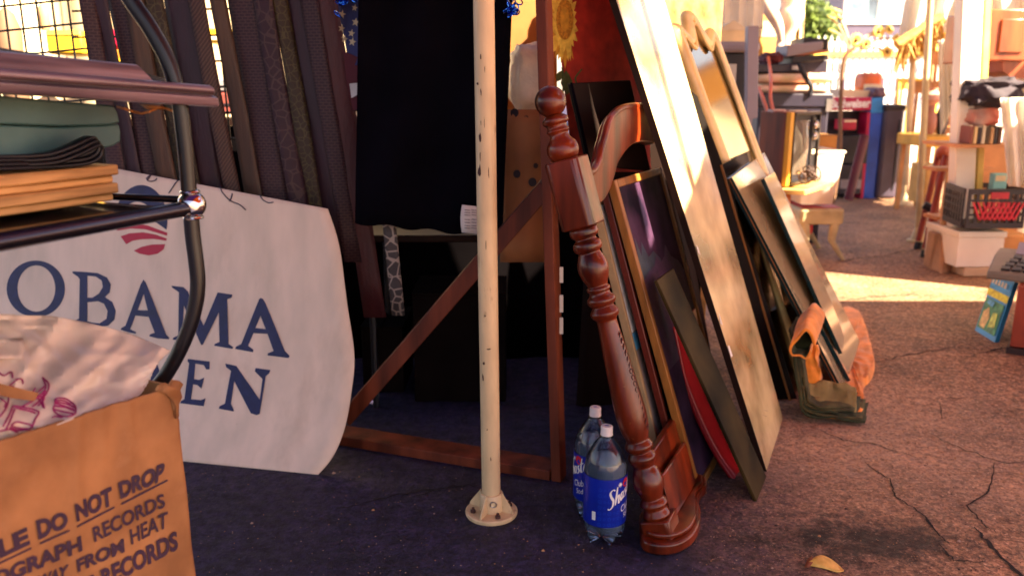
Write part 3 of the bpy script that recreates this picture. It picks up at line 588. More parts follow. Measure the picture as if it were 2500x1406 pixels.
# unframed light canvas
A, B = LP((1634, 1196), (1456, 480)); p1, A, B, n_ = panel('canvas_board', A, B, .32, .022, canvas, label='pale unframed canvas leaning right behind the turned post', cat='canvas')
for nm, u0, u1, v0, v1, c in (('painted_sky', .03, .97, .55, .97, (.80, .80, .74)), ('painted_sea', .03, .97, .49, .547, (.08, .38, .62)), ('painted_sand', .03, .97, .05, .487, (.28, .22, .2))):
    m = M(); m.poly([LQ(A, B, .32, n_, u, v, .0015) for u, v in ((u0, v0), (u1, v0), (u1, v1), (u0, v1))]); m.build(nm, mat(nm, c, .5, var=.25, scale=12), p1)
# red moulded frame
redfr = mat('red_frame', (.10, .012, .005), .42, var=.3, scale=18, st=(1, 1, .1)); goldfr = mat('gold_frame', (.26, .10, .018), .45, var=.35, scale=25, st=(1, 1, .1))
def picture(name, pb_, pt_, wd, th, bar, fm, backm, label):
    A, B = LP(pb_, pt_); n_ = (B-A).cross(DV).normalized(); n_ = n_ if n_.x > 0 else -n_
    t = thing(name, label, 'picture', A); frame(t, A, B, n_, wd, bar, th, fm)
    u = (B-A).normalized(); m = M(); m.prism([A+DV*bar+u*bar-n_*th*.6, B+DV*bar-u*bar-n_*th*.6, B+DV*(wd-bar)-u*bar-n_*th*.6, A+DV*(wd-bar)+u*bar-n_*th*.6], n_*th*.3); m.build('picture_board', backm, t)
    return t, A, B, n_
picture('framed_picture', (1674, 1200), (1484, 470), .36, .020, .02, redfr, shadecard, 'picture in a thin red brown frame, second behind the bed post')
mtn = mat('mountain_paint', (.010, .005, .018), .6, spec=.1, var=.4, scale=9, c2=(.05, .022, .05))
t, A, B, n_ = picture('mountain_painting', (1710, 1206), (1500, 440), .46, .024, .022, goldfr, mtn, 'painting of a purple mountain sunset in a narrow gilt frame')
def MT(u, v, off=0): return LQ(A, B, .46, n_, u, v, -.010+off)
for nm, poly, c, off in (('painted_sky', [(.06, .72), (.94, .72), (.94, .95), (.06, .95)], (.07, .09, .22), 0), ('painted_cloud', [(.06, .84), (.25, .86), (.45, .90), (.7, .95), (.06, .95)], (.32, .26, .30), .001), ('painted_glow', [(.06, .78), (.3, .80), (.55, .84), (.75, .82), (.6, .765), (.3, .75), (.06, .745)], (.50, .16, .13), .002),
                         ('painted_forest', [(.06, .70), (.12, .82), (.16, .76), (.22, .80), (.28, .745), (.4, .755), (.5, .72), (.5, .66), (.06, .66)], (.02, .03, .05), .003), ('painted_peaks', [(.06, .55), (.08, .69), (.2, .705), (.34, .71), (.42, .735), (.48, .71), (.58, .72), (.66, .755), (.72, .71), (.86, .68), (.94, .64), (.94, .40), (.06, .40)], (.05, .02, .055), .004)):
    m = M(); m.tess([[MT(u, v, off) for u, v in poly]], [poly]); m.build(nm, mat('mtn_'+nm, c, .5, var=.4, scale=30), t)
# red curved tray
redtray = mat('red_lacquer', (.38, .012, .02), .35, var=.15)
arc = cr([P(1640, 800, 2.30), P(1652, 860, 2.29), P(1668, 930, 2.28), P(1692, 995, 2.27), P(1722, 1062, 2.26), P(1757, 1125, 2.25), P(1800, 1185, 2.22)], 5)
m = M(); m.grid([[p + DV*k + V((.006*math.sin(k*9), 0, 0)) for k in (0, .02, .06, .15, .25)] for p in arc]); m.build('red_tray', redtray, solid=.012, label='curved red lacquered tray edge leaning behind the dark olive board', cat='tray')
# dark olive board
A, B = LP((1848, 1224), (1604, 684)); panel('olive_board', A, B, .17, .010, mat('olive_board', (.012, .008, .0025), .6, var=.6, scale=5, c2=(.034, .022, .007), spec=.1), label='low dark olive board at the foot of the tall glossy board', cat='board')
# tall glossy board
glossy = mat('glossy_board', (.36, .245, .095), .17, var=.5, scale=4, c2=(.62, .47, .24), coat=.9, bump=.03, bs=9)
A = G(1872, 1150); D = G(1912, 1020); B = P(1440, -200, 2.36); C = P(1566, -200, 2.36+(D.y-A.y)); n_ = (B-A).cross(D-A).normalized(); n_ = n_ if n_.x > 0 else -n_
gb = thing('glossy_board', 'tall glossy tan tabletop board leaning left with bright reflections on its face', 'board', A)
m = M(); m.prism([A, B, C, D], -n_*.018); m.build('panel', glossy, gb, bevel=.002)
m = M(); m.obox(A - n_*.0185 - (D-A).normalized()*.003, (B-A), (D-A).normalized()*.0028, n_*.019); m.build('edge_band', darkwood, gb)
paper = mat('paper_scrap', (.7, .66, .6), .6)
def GBp(px, py, off=.002): return OP(px, py, A, n_) + n_*off
decals('paper_label', [[[(1751, 745), (1770, 770), (1765, 795), (1757, 790)]], [[(1775, 845), (1795, 836), (1797, 862), (1783, 872)]], [[(1698, 600), (1706, 605), (1712, 625), (1703, 618)]]], paper, gb, lambda x, y, o: GBp(x, y))
m = M(); m.use(mat('smudge', (.10, .075, .035), .5))
for pts in ([(1830, 965), (1838, 935), (1850, 920), (1868, 915), (1880, 922)], [(1845, 965), (1850, 945), (1862, 930)], [(1840, 1010), (1858, 1000), (1872, 1003)], [(1838, 1020), (1856, 1012), (1870, 1016)]): m.tube([GBp(x, y, .0) for x, y in cr([(a, b, 0) for a, b in pts], 5) for x, y in [(x, y)]] if False else [GBp(p.x, p.y, 0) for p in cr([(a, b, 0) for a, b in pts], 5)], .0035, 6, flat=.3)
m.build('smudge', None, gb)

# OSB sheet
osb = mat('chipboard', (.42, .22, .06), .7, var=.45, scale=28, st=(1, 1, .5), c2=(.60, .36, .11), bump=.2, bs=60, detail=8)
x0, x1, y0, y1, z0, z1 = bgbox(1600, -160, 1756, 500, 3.95, .018); m = M(); m.box(x0, x1, y0, y1, 0, z1); m.build('chipboard_sheet', osb, bevel=.002, label='upright sheet of yellow chipboard behind the arched mirror', cat='board')
m = M(); m.prism([P(1690, 225, 2.98), P(1702, 235, 3.0), P(1768, 412, 3.0), P(1952, 992, 2.88), P(1884, 1010, 2.86), P(1702, 300, 2.96)], (-.012, .012, 0)); m.build('gap_shade', mat('gap_shade', (.006, .004, .003), .8, spec=.1), label='narrow near-black sheet added for the shade between the glossy board and the arched mirror', cat='board')  # near-black sheet stands in for the shade in this gap
# arched mirror
cream_fr = mat('cream_frame', (.85, .60, .22), .35, var=.2, scale=12, coat=.4); mirror = mat('mirror_glass', (.72, .60, .42), .10, 1.0, var=.08, scale=4)
dv = V((.6, .8, 0)); A = V((1.165, 3.08, 0)); B = P(1648, 78, 3.15); W = .345; u = (B-A).normalized(); H = (B-A).length; n_ = (B-A).cross(dv).normalized(); n_ = n_ if n_.x > 0 else -n_
mi = thing('arched_mirror', 'cream framed mirror with an ogee arched top leaning behind the glossy board', 'mirror', A)
def ML(a, b, off=0): return A + dv*a*W + u*(H+b) + n_*off
topc = cr([(.0, -.06, 0), (.0, -.005, 0), (.06, .012, 0), (.17, -.012, 0), (.26, -.03, 0), (.34, .0, 0), (.42, .06, 0), (.5, .072, 0), (.58, .06, 0), (.66, .0, 0), (.74, -.03, 0), (.83, -.012, 0), (.94, .012, 0), (1, -.005, 0), (1, -.06, 0)], 4)
path = [ML(0, -H), ML(0, -H*.5)] + [ML(p.x, p.y) for p in topc] + [ML(1, -H*.5), ML(1, -H)]
m = M(); m.tube(path, .026, 14, flat=.75); m.tube([ML(0, -H+.02), ML(1, -H+.02)], .026, 14); m.build('frame', cream_fr, mi, sharp=60)
inn = [ML(.04, -H+.03)] + [ML(.5+(p.x-.5)*.93, p.y-.01) for p in topc] + [ML(.96, -H+.03)]
m = M(); m.tube([ML(.075, -H*.6)]+[ML(.5+(p.x-.5)*.85, p.y-.035, .012) for p in topc]+[ML(.925, -H*.6)], .008, 8); m.build('inner_bead', cream_fr, mi)
m = M(); m.prism(inn, -n_*.006); m.build('mirror_plate', mirror, mi)
# second thin frame behind the mirror's right side
def glass_mat(name, tint, rough=.03):
    m = bpy.data.materials.new(name); m.use_nodes = True; n = m.node_tree.nodes; l = m.node_tree.links; n.remove(n['Principled BSDF'])
    tr = n.new('ShaderNodeBsdfTransparent'); tr.inputs[0].default_value = (*tint, 1); gl = n.new('ShaderNodeBsdfGlossy'); gl.inputs['Roughness'].default_value = rough
    fr = n.new('ShaderNodeFresnel'); fr.inputs[0].default_value = 1.6; mx = n.new('ShaderNodeMixShader'); l.new(fr.outputs[0], mx.inputs[0]); l.new(tr.outputs[0], mx.inputs[1]); l.new(gl.outputs[0], mx.inputs[2]); l.new(mx.outputs[0], n['Material Output'].inputs[0]); return m
# glass panes
glassm = mat('smoky_glass', (.36, .27, .15), .05, var=.15, scale=3, coat=1, spec=.8); edge = mat('glass_edge', (.004, .022, .026), .25); pale_g = mat('pale_glass', (.60, .48, .27), .10, var=.12, scale=3, coat=.8)
def pane(nb, nt, ft, th, fm, label, em=edge):
    A, B = P(*nb), P(*nt); C = P(*ft) if len(ft) == 3 else B + V((.10, .32, 0)); D = A + (C-B)*.97; n_ = (B-A).cross(C-B).normalized(); n_ = n_ if n_.x > 0 else -n_
    t = thing('sheet_glass', label, 'glass pane', A); m = M(); m.prism([A, B, C, D], -n_*th); m.build('sheet', fm, t, bevel=.0012)
    e = (C-B).normalized(); m = M(); m.obox(A-n_*(th+.0015)-e*.0035, (B-A), e*.003, n_*(th+.002)); m.build('edge_trim', em, t)
    if th > .013: m = M(); m.obox(A-n_*(th*.55)-e*.0045, (B-A), e*.002, n_*(th*.14)); m.build('edge_line', goldfr, t)
pane((1938, 1000, 2.86), (1763, 402, 2.97), (1845, 360, 3.45), .006, glass_mat('tinted_glass', (.62, .50, .36), .06), 'smoky glass sheet leaning nearest the arched mirror, with a pale thin edge', goldfr)
pane((2061, 958, 2.93), (1787, 433, 2.99), (1866, 373, 3.5), .020, glassm, 'large smoky glass sheet with a thick dark edge reaching lowest on the blanket')
pane((2056, 862, 3.04), (1866, 436, 3.08), (1891, 420, 3.38), .012, pale_g, 'tall pale glass sheet with a dark upper edge, near the television stand')
pane((2076, 928, 3.00), (1987, 762, 3.03), (.335, 1), .0125, pale_g, 'short pale glass sheet with a teal lower edge at the front of the stack')

# ------------------------------------------------------------------ moving blanket
orange = mat('quilt_orange', (.78, .25, .022), .9, var=.3, scale=14, bump=.5, bs=22, sheen=.3); green = mat('quilt_green', (.026, .030, .010), .9, var=.4, scale=12, bump=.5, bs=40)
bl = thing('moving_blanket', 'orange and green quilted moving blanket folded under the glass sheets', 'blanket', G(2040, 960))
def pad(outline, z0, th, mt, name, n=9):
    c = cr([(a, b, 0) for a, b in outline] + [(outline[0][0], outline[0][1], 0)], 5)[:-1]; P3 = [G(p.x, p.y) for p in c]; ctr = sum(P3, V())/len(P3); rows = []
    for k in range(n+1):
        f = k/n; rows.append([ctr+(p-ctr)*min(1, f*1.06) + V((0, 0, z0+th*(1 if f < .93 else (.55 if f < .99 else 0)) + .012*noise.fractal(p*11+V((f*6, 0, 0)), 1, 2, 3)*(f < .97))) for p in P3+[P3[0]]])
    m = M(); m.grid(rows); return m.build(name, mt, bl, sharp=80)
pad([(2010, 790), (2062, 752), (2096, 762), (2114, 798), (2128, 850), (2136, 892), (2127, 927), (2108, 950), (2110, 985), (2104, 1030), (2040, 1022), (1970, 1014), (1960, 950), (1980, 870)], .0, .022, orange, 'orange_pad')
green2 = mat('quilt_olive', (.06, .05, .016), .9, var=.5, scale=16, bump=.5, bs=40)
for k in range(5):
    pts = [(2112-k*9+4*math.sin(k*2), 1031-k*8, 2.62+.01*k), (2040-k*6, 1022-k*7, 2.63), (1966+k*3, 1011-k*7, 2.64), (1952+k*4, 960, 2.66), (1941+k*4, 890, 2.70), (1928+k*5+3*math.sin(k*3), 805+k*9, 2.74)]
    bs_ = []
    for x, y, Y in pts: q = P(x, y, Y); q.z = max(q.z, .008+.011*k); bs_.append(q)
    bs_ = cr(bs_, 6); m = M(); m.grid([[p + DV*(d_ - .010*abs(nz(i*.31, k*3.1))) + V((.006*nz(d_*18, i*.2, k), 0, .010*nz(d_*15, i*.23, k))) for d_ in (0, .01, .03, .06, .1, .15, .2)] for i, p in enumerate(bs_)]); m.build('folded_layer', (green, green2, green, green2, green2)[k], bl, solid=.008, sharp=80)
m = M(); m.grid([[P(lerp(1956, 1996, j/6)+8*nz(i*.7, j*.6)+i*1.5, lerp(842, 990, i/10)+5*nz(j*.8, i*.5), 2.79-.010*i+.02*nz(i*.8, j*.9, 5)) for j in range(7)] for i in range(11)]); m.build('orange_lining', orange, bl, solid=.008, sharp=80)
c0 = P(1955, 840, 2.70); m = M(); m.use(green); m.use(orange); m.use(green); ringp = [(math.cos(a)*.040*(1+.25*math.sin(2*a+.6)), math.sin(a)*.046*(1+.22*math.cos(3*a+2.2))) for a in [2*math.pi*k/28 for k in range(27)]]
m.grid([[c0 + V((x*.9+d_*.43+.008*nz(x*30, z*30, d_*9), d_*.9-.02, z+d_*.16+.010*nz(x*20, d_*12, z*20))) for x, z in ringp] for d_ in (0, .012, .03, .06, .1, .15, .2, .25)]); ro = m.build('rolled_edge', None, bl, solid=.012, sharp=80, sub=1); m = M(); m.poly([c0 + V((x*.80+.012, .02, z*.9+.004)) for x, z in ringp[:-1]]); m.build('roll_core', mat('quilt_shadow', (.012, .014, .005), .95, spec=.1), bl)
ro.modifiers['solid'].material_offset = 1; ro.modifiers['solid'].material_offset_rim = 1
m = M(); rows = [[P(lerp(1972, 2092, i/10), lerp(930, 1006, j/6)+14*nz(i*.6, j*.8)+(i-5)*(2.2 if i > 5 else 0), 2.72-.06*j/6+.03*nz(i*.9, j*.7, 4)) + V((0, 0, .034*nz(i*.7, j*.9, 8))) for i in range(11)] for j in range(7)]
m.grid(rows); m.build('crumpled_corner', mat('quilt_tan', (.22, .15, .05), .9, var=.4, scale=14, bump=.4, bs=30), bl, solid=.012, sharp=80, sub=1)

# ------------------------------------------------------------------ soda bottles
pet = glass_mat('clear_plastic', (.88, .92, .97)); water = mat('water', (.60, .74, 1.0), .01, var=.02, trans=.78, ior=1.33)
lab_b = mat('label_blue', (.003, .016, .30), .3, var=.15, scale=12, coat=.25); lab_w = mat('label_white', (.78, .76, .74), .4); lab_r = mat('label_red', (.55, .01, .03), .4); lab_l = mat('label_light', (.012, .075, .55), .35); capm = mat('cap_white', (.74, .66, .62), .5, var=.05); capb = mat('cap_blue', (.05, .06, .4), .5)
BP = [(.046, .004), (.050, .020), (.0525, .035), (.0535, .05), (.0535, .19), (.0525, .205), (.049, .222), (.042, .240), (.032, .257), (.021, .271), (.0150, .280), (.0140, .290)]
def stroke(m, pts, wd, fn, ends=.5):
    q = cr([(a, b, 0) for a, b in pts], 6); n_ = len(q); L_, R2 = [], []
    for k, p in enumerate(q):
        t_ = (q[min(k+1, n_-1)]-q[max(k-1, 0)]).normalized(); s_ = V((-t_.y, t_.x, 0))*wd*(ends+(1-ends)*math.sin(math.pi*k/(n_-1))); L_.append(fn(*(p+s_).xy)); R2.append(fn(*(p-s_).xy))
    m.grid([L_, R2])
SCRIPT = [[(.14, .88), (.06, 1), (-.04, .9), (.0, .62), (.08, .35), (.05, .05), (-.06, -.05), (-.12, .05)], [(.24, 1.0), (.2, .5), (.16, .02)], [(.17, .2), (.26, .46), (.31, .4), (.30, .02), (.36, .05)], [(.52, .42), (.44, .45), (.40, .2), (.44, .02), (.52, .2)], [(.54, .45), (.52, .1), (.58, .03)], [(.72, .42), (.65, .45), (.66, .28), (.71, .15), (.66, .0), (.6, .05)],
          [(.84, .85), (.80, .3), (.82, .02), (.88, .06)], [(.75, .5), (.92, .55)], [(1.06, .42), (.98, .45), (.94, .2), (.98, .02), (1.06, .2)], [(1.08, .45), (1.06, .1), (1.14, .06)]]
def bottle(base, rot, label):
    t = thing('soda_bottle', label, 'bottle', base, 'soda bottles by the bed post'); base = V(base)
    def cyl(s_, z, r): th = -math.pi/2 + rot + s_/.054; return base + V((math.cos(th)*r, math.sin(th)*r, z))
    m = M(); rows = []
    for z, rr in [(.014, .012), (.004, .026)] : rows.append([base+V((rr*math.cos(a), rr*math.sin(a), z+.006*(1-math.cos(5*a)) * (rr > .02))) for a in [2*math.pi*k/60 for k in range(61)]])
    for r, z in BP: k_ = max(0, 1-z/.05); rows.append([base+V((r*math.cos(a)*(1-.10*k_*(1-math.cos(5*a))), r*math.sin(a)*(1-.10*k_*(1-math.cos(5*a))), z+.010*k_*k_*(1-math.cos(5*a)))) for a in [2*math.pi*k/60 for k in range(61)]])
    m.grid(rows); m.build('body', pet, t, sharp=70)
    m = M(); rows = [[base+V((0, 0, .02)) for k in range(61)]]
    for r, z in [(.046, .012), (.048, .022), (.0515, .038), (.052, .05), (.052, .205), (.0485, .2195), (.0001, .2196)]: k_ = max(0, 1-z/.05)*(r > .01); rows.append([base+V((r*math.cos(a)*(1-.10*k_*(1-math.cos(5*a))), r*math.sin(a)*(1-.10*k_*(1-math.cos(5*a))), z+.010*k_*k_*(1-math.cos(5*a)))) for a in [2*math.pi*k/60 for k in range(61)]])
    m.grid(rows); m.build('water', water, t, sharp=60)
    m = M(); m.lathe([(.0545, .058), (.0547, .060), (.0547, .184), (.0545, .186)], base, seg=48); lb = bpy.data.objects
    m.bm.faces.ensure_lookup_table(); lbl = m
    fs = [f for f in m.bm.faces if len(f.verts) > 4]; bmesh.ops.delete(m.bm, geom=fs, context='FACES_ONLY'); lo = m.build('label', lab_b, t)
    m = M(); m.use(lab_w); fn = lambda x, y: cyl(-.002+x*.066, .112+y*.046+x*.034, .0553)
    for s_ in SCRIPT: stroke(m, s_, .042, fn)
    put_text(m, 'Club', lambda u, v: cyl(.026+u*.034, .094+v*.018+u*.008, .0552)); put_text(m, 'Soda', lambda u, v: cyl(.036+u*.030, .076+v*.014+u*.006, .0552))
    m.poly([cyl(a, b, .0552) for a, b in ((-.05, .075), (-.04, .075), (-.04, .098), (-.05, .098))])
    m.use(lab_r).poly([cyl(.042+.012*math.cos(k*.52), .171+.012*math.sin(k*.52), .0552) for k in range(12)]); m.use(lab_l)
    for k in range(40):
        a, b = -.03+.012*(k % 6), .066+.0155*(k//6); r = .0035 if (k % 2) else .005
        for q in range(6): an = q*math.pi/3; m.poly([cyl(a+r*math.cos(an), b+r*math.sin(an), .0549), cyl(a+r*math.cos(an+.5), b+r*math.sin(an+.5), .0549), cyl(a+.4*r*math.cos(an+.25), b+.4*r*math.sin(an+.25), .0549)])
    m.use(lab_w)
    for q in range(6): an = q*math.pi/6; stroke(m, [(.022-.007*math.cos(an), .170-.007*math.sin(an)), (.022, .170), (.022+.007*math.cos(an), .170+.007*math.sin(an))], .0007, lambda x, y: cyl(x, y, .0551))
    m.build('print', None, lo)
    m = M(); m.lathe([(.0155, .283), (.0155, .286), (.015, .288), (.015, .304), (.013, .3065), (.001, .3068)], base, seg=36); c = m.build('cap', capm, t)
    m = M(); m.use(capb); m.poly([base+V((.006*math.cos(k), .003*math.sin(k), .3072)) for k in range(6)]); m.build('cap_mark', None, c)
    m = M(); m.lathe([(.0150, .276), (.0172, .278), (.0172, .280), (.0145, .282)], base, seg=32); m.build('neck_ring', pet, t)
b1_ = G(1474, 1312); bottle((b1_.x, b1_.y, 0), R(12), 'full clear soda bottle with a blue label, the nearer of two beside the bed post')
bottle((b1_.x-.016, b1_.y+.125, 0), R(-98), 'full clear soda bottle half hidden behind the nearer bottle')

# leaf
lf = mat('dry_leaf', (.62, .36, .06), .6, var=.25, scale=30, c2=(.7, .42, .1)); lfb = mat('leaf_brown', (.22, .06, .02), .7)
out = [(1966, 1383), (1972, 1368), (1995, 1357), (2010, 1356), (2035, 1368), (2058, 1385), (2060, 1393), (2045, 1396), (2015, 1388), (1990, 1384), (1980, 1390)]
mid = [(1970, 1378), (2000, 1371), (2030, 1380), (2058, 1391)]
def lz(p, h): q = Zp(p[0], p[1], .004); q.z += h; return q
m = M(); m.use(lf); n_ = 8; tp = cr([(a, b, 0) for a, b in [(1974, 1372), (1995, 1357), (2012, 1356), (2035, 1368), (2060, 1390)]], 3); bt = cr([(a, b, 0) for a, b in [(1974, 1380), (1992, 1383), (2015, 1388), (2044, 1396), (2060, 1393)]], 3)
m.grid([[lz((lerp(a.x, b.x, f), lerp(a.y, b.y, f)), .012*math.sin(math.pi*f)*(.4+.6*math.sin(k*.4)) + .003*nz(k, f*4)) for f in (0, .2, .4, .6, .8, 1)] for k, (a, b) in enumerate(zip(tp, bt))])
m.use(lfb).poly([lz((1964, 1384), .0), lz((1970, 1372), .006), (lz((1982, 1366), .012)), lz((1984, 1378), .006), lz((1975, 1386), .002)]); m.build('fallen_leaf', None, solid=.001, label='small curled yellow leaf lying on the cracked asphalt', cat='leaf')

# ------------------------------------------------------------------ black tubular serving cart
chrome = mat('chrome', (.62, .60, .60), .08, 1.0, var=.03); blkch = mat('black_chrome', (.05, .045, .06), .16, .9, var=.1); blktube = mat('black_tube', (.004, .0035, .006), .36, spec=.4, coat=.12)
YC = 1.20; SZ = .949
kb = P(468, 500, YC)
ct = thing('serving_cart', 'black and chrome tubular cart carrying the stacked pine lids and teal cover', 'cart', (kb.x-.25, kb.y, 0))
tp = [P(x, y, YC) for x, y in [(240, -150), (285, -55), (322, 5), (368, 72), (410, 150), (436, 240), (449, 330), (456, 400), (462, 478)]]
m = M(); m.tube(cr(tp, 6), .0112, 20); m.build('handle_tube', blktube, ct)
lw = [P(x, y, YC) for x, y in [(466, 520), (471, 580), (479, 640), (483, 690), (478, 740), (462, 800), (436, 860), (400, 922), (350, 985)]]
e = lw[-1]; lw += [V((e.x-.02, e.y, e.z-.05)), V((e.x-.025, e.y, .35)), V((e.x-.025, e.y, .09))]
m = M(); m.tube(cr(lw, 6), .0112, 20); m.build('leg', blktube, ct)
m = M(); m.ball(kb, .0205, 28); m.torus(kb+V((-.001, 0, .019)), (0, 0, 1), .0125, .0022); m.torus(kb+V((.001, 0, -.019)), (0, 0, 1), .0125, .0022); m.build('ball_joint', chrome, ct)
rl = P(-120, 612, .84); rl.z = SZ-.004; rl = kb + (rl-kb)*1.6; rl.z = SZ-.004; rb2 = P(-260, 480, 1.40); rb2.z = SZ; k0 = kb+V((0, 0, -.004))
m = M(); m.tube([k0, rl + (rl-k0)*.05], .0112, 20); m.build('rail', blkch, ct)
m = M(); m.tube([kb+V((-.004, .0, .007)), rb2], .0055, 12); m.build('rail', blkch, ct)
m = M(); corner = rl+(rb2-kb); m.prism([kb+V((-.012, -.004, -.004)), rl+V((-.008, 0, -.004)), corner, rb2], (0, 0, -.006)); m.build('shelf', mat('shelf_mirror', (.20, .17, .15), .10, .9, var=.2, scale=5), ct)
m = M(); m.tube([rl, corner], .0112, 14); m.tube([rb2, corner], .0112, 14); m.build('rail', blkch, ct)
for q in (rl, rb2, corner):
    m = M(); m.ball(q, .0205, 18); m.build('ball_joint', chrome, ct); m = M(); m.tube([q+V((0, 0, .35)), q, V((q.x, q.y, .09))], .0112, 14); m.build('leg', blktube, ct)
lowp = [V((e.x-.025, e.y, .0)), V((rl.x, rl.y, 0)), V((corner.x, corner.y, 0)), V((rb2.x, rb2.y, 0))]
for q in lowp: m = M(); m.lathe([(.012, -.012), (.030, -.010), (.030, .010), (.012, .012)], q+V((0, 0, .0305)), (0, 1, 0), 20); m.tube([q+V((0, 0, .03)), q+V((0, 0, .1))], .008, 8); m.build('caster', blk, ct)
c1 = P(330, 1190, 1.22); c2 = P(448, 1216, 1.22)
m = M(); m.tube([c1, c2], .0085, 14); m.build('lower_bar', chrome, ct); cdir = (c2-c1).normalized(); m = M(); m.lathe([(.0085, -.002), (.0105, 0), (.0105, .006), (.007, .009), (.001, .0095)], c2, cdir, 18); m.build('end_cap', blk, ct)

# ------------------------------------------------------------------ goods on the cart
oakc = mat('pine_edge', (.50, .235, .070), .5, var=.4, scale=22, st=(.25, .25, 3.2), c2=(.58, .30, .10), bump=.05)
E1 = V((-.447, -.894, 0)); E2 = V((-.894, .447, 0)); C0 = P(298, 487, 1.205); C0.z = SZ+.001
def slab(o, l1, l2, z0, z1, name, mt, par=None, curve=.018, **kw):
    n_ = 14; pts = [o + E1*(l1*k/n_) + E2*(-curve*math.sin(math.pi*k/n_)) for k in range(n_+1)]
    pts += [o+E1*l1+E2*l2, o+E2*l2]; m = M(); m.prism([V((p.x, p.y, z0)) for p in pts], (0, 0, z1-z0)); return m.build(name, mt, par, bevel=.0025, **kw)
def lid(z, lab, off=0):
    t = thing('pine_round', lab, 'pine round', (C0+E1*.2+E2*.17)*1 + V((0, 0, z-C0.z)))
    slab(C0+E2*(.006+off)+E1*.006, .42, .32, z, z+.0105, 'lower_step', oakc, t); slab(C0+E2*off, .43, .33, z+.0108, z+.026, 'upper_step', oakc, t)
lid(C0.z, 'lower of two round edged pine lids stacked on the cart shelf', .004); lid(C0.z+.0265, 'upper of two round edged pine lids, under the black strap coil')
NP = V((.894, -.447, 0)); PP = C0 + E2*.02
teal = mat('teal_vinyl', (.030, .085, .092), .5, var=.3, scale=5, c2=(.05, .115, .112), bump=.15, bs=30)
tv = thing('teal_cover', 'folded teal vinyl cover squeezed between the pine lids and the wooden mouldings', 'vinyl cover', PP+E1*.15+E2*.1)
def TP(x, y, d=0): return OP(x, y, PP, NP) + E2*d
m = M(); m.prism([TP(*p, .0) for p in [(-90, 225), (120, 245), (278, 258), (288, 275), (294, 300), (270, 306), (150, 309), (-90, 300)]], E2*.2); m.build('upper_fold', teal, tv, bevel=.003, bseg=3)
m = M(); m.prism([TP(*p, .008) for p in [(-90, 301), (150, 311), (275, 305), (300, 303), (305, 322), (304, 347), (288, 357), (262, 363), (256, 380), (246, 399), (-90, 412)]], E2*.2); m.build('lower_fold', teal, tv, bevel=.003, bseg=3)
m = M(); m.prism([TP(*p, .03) for p in [(283, 285), (296, 290), (300, 303), (285, 306)]], E2*.1); m.build('inner_edge', mat('maroon_vinyl', (.05, .02, .03), .6), tv)
sc_ = thing('strap_coil', 'black rubber strap looped back on itself on top of the pine lids', 'strap', C0+V((-.1, -.1, .054)))
pth = cr([TP(x, y, d) for x, y, d in [(-120, 402, .02), (0, 402, .0), (90, 396, -.015), (140, 378, -.022), (180, 358, -.024), (198, 354, -.022), (206, 366, -.02), (200, 384, -.018), (170, 398, -.015), (90, 406, -.008), (-60, 412, -.005)]], 6)
for k in range(3):
    m = M(); m.grid([[p + E2*(w_-.020) + V((0, 0, .0055*k)) + E1*(.004*k) for w_ in (0, .006, .012, .018)] for p in pth]); m.build('strap_layer', mat('rubber_black', (.006, .0055, .009), .42, var=.2, spec=.35), sc_, solid=.0045)
# wooden mouldings
mould = mat('moulding_wood', (.085, .055, .070), .36, var=.40, scale=14, st=(.35, 4, 6), c2=(.175, .115, .125), bump=.05, bs=70, coat=.25)
def sweep(a, b, prof, name, label, cut=0):
    a, b = V(a), V(b); t_ = (b-a).normalized(); o_ = t_.cross(V((0, 0, 1))).normalized(); o_ = o_ if o_.y < 0 else -o_; u_ = o_.cross(t_); u_ = u_ if u_.z > 0 else -u_
    Lb = (b-a).length; m = M(); A_ = [m.v(V((0, -x, y))) for x, y in prof]; B_ = [m.v(V((Lb - cut*max(0, y-prof[0][1]), -x, y))) for x, y in prof]; n_ = len(prof)
    for k in range(n_): m.face([A_[k], A_[(k+1) % n_], B_[(k+1) % n_], B_[k]])
    m.face(A_); m.face(B_); ob = m.build(name, mould, bevel=.001, label=label, cat='wooden moulding', group='wooden mouldings on the cart')
    Rm = Matrix((t_, -o_, u_)).transposed(); ob.location = a + Rm @ ob.location; ob.rotation_euler = Rm.to_euler(); return ob
ma, mb = P(-120, 222, .98), P(527, 262, 1.22)
prf = [(0, 0), (.010, .001), (.013, .004), (.016, .0125), (.012, .0135), (.009, .0150), (.004, .0160), (.004, .0180), (.010, .0190), (.013, .0215), (.0135, .0245), (.011, .0275), (.004, .0300), (-.03, .0305), (-.03, 0)]
sweep(ma, mb, prf, 'wooden_moulding', 'long profiled wooden moulding whose rounded end passes behind the black tube', .35)
ua, ub = P(-120, 166, 1.0), P(379, 208, 1.17)
sweep(ua, ub, [(0, 0), (.006, .001), (.004, .010), (-.004, .024), (-.008, .0255), (-.04, .0255), (-.04, 0)], 'wooden_moulding', 'shorter flat wooden moulding with a slanted end on top of the stack', .85)
m = M(); m.prism([P(-120, 98, 1.06), P(300, 164, 1.19), P(480, 213, 1.30), P(480, 217, 1.30), P(300, 172, 1.19), P(-120, 116, 1.06)], (-.12, .16, 0)); m.build('picture_backing', blk, label='thin black picture backing lying on top of the wooden mouldings', cat='picture backing')
ribb = mat('orange_ribbon', (.50, .20, .05), .5, var=.3, transl=.3)
m = M(); m.grid([[P(x, y+dy_, 1.2+.01*math.sin(x*.1)) for dy_ in (0, 3, 6)] for x, y in [(285, 258), (305, 263), (325, 270), (345, 275), (365, 270), (385, 262), (405, 262), (420, 268)]]); m.poly([P(340, 255, 1.21), P(372, 257, 1.2), P(405, 262, 1.2), P(360, 268, 1.2)])
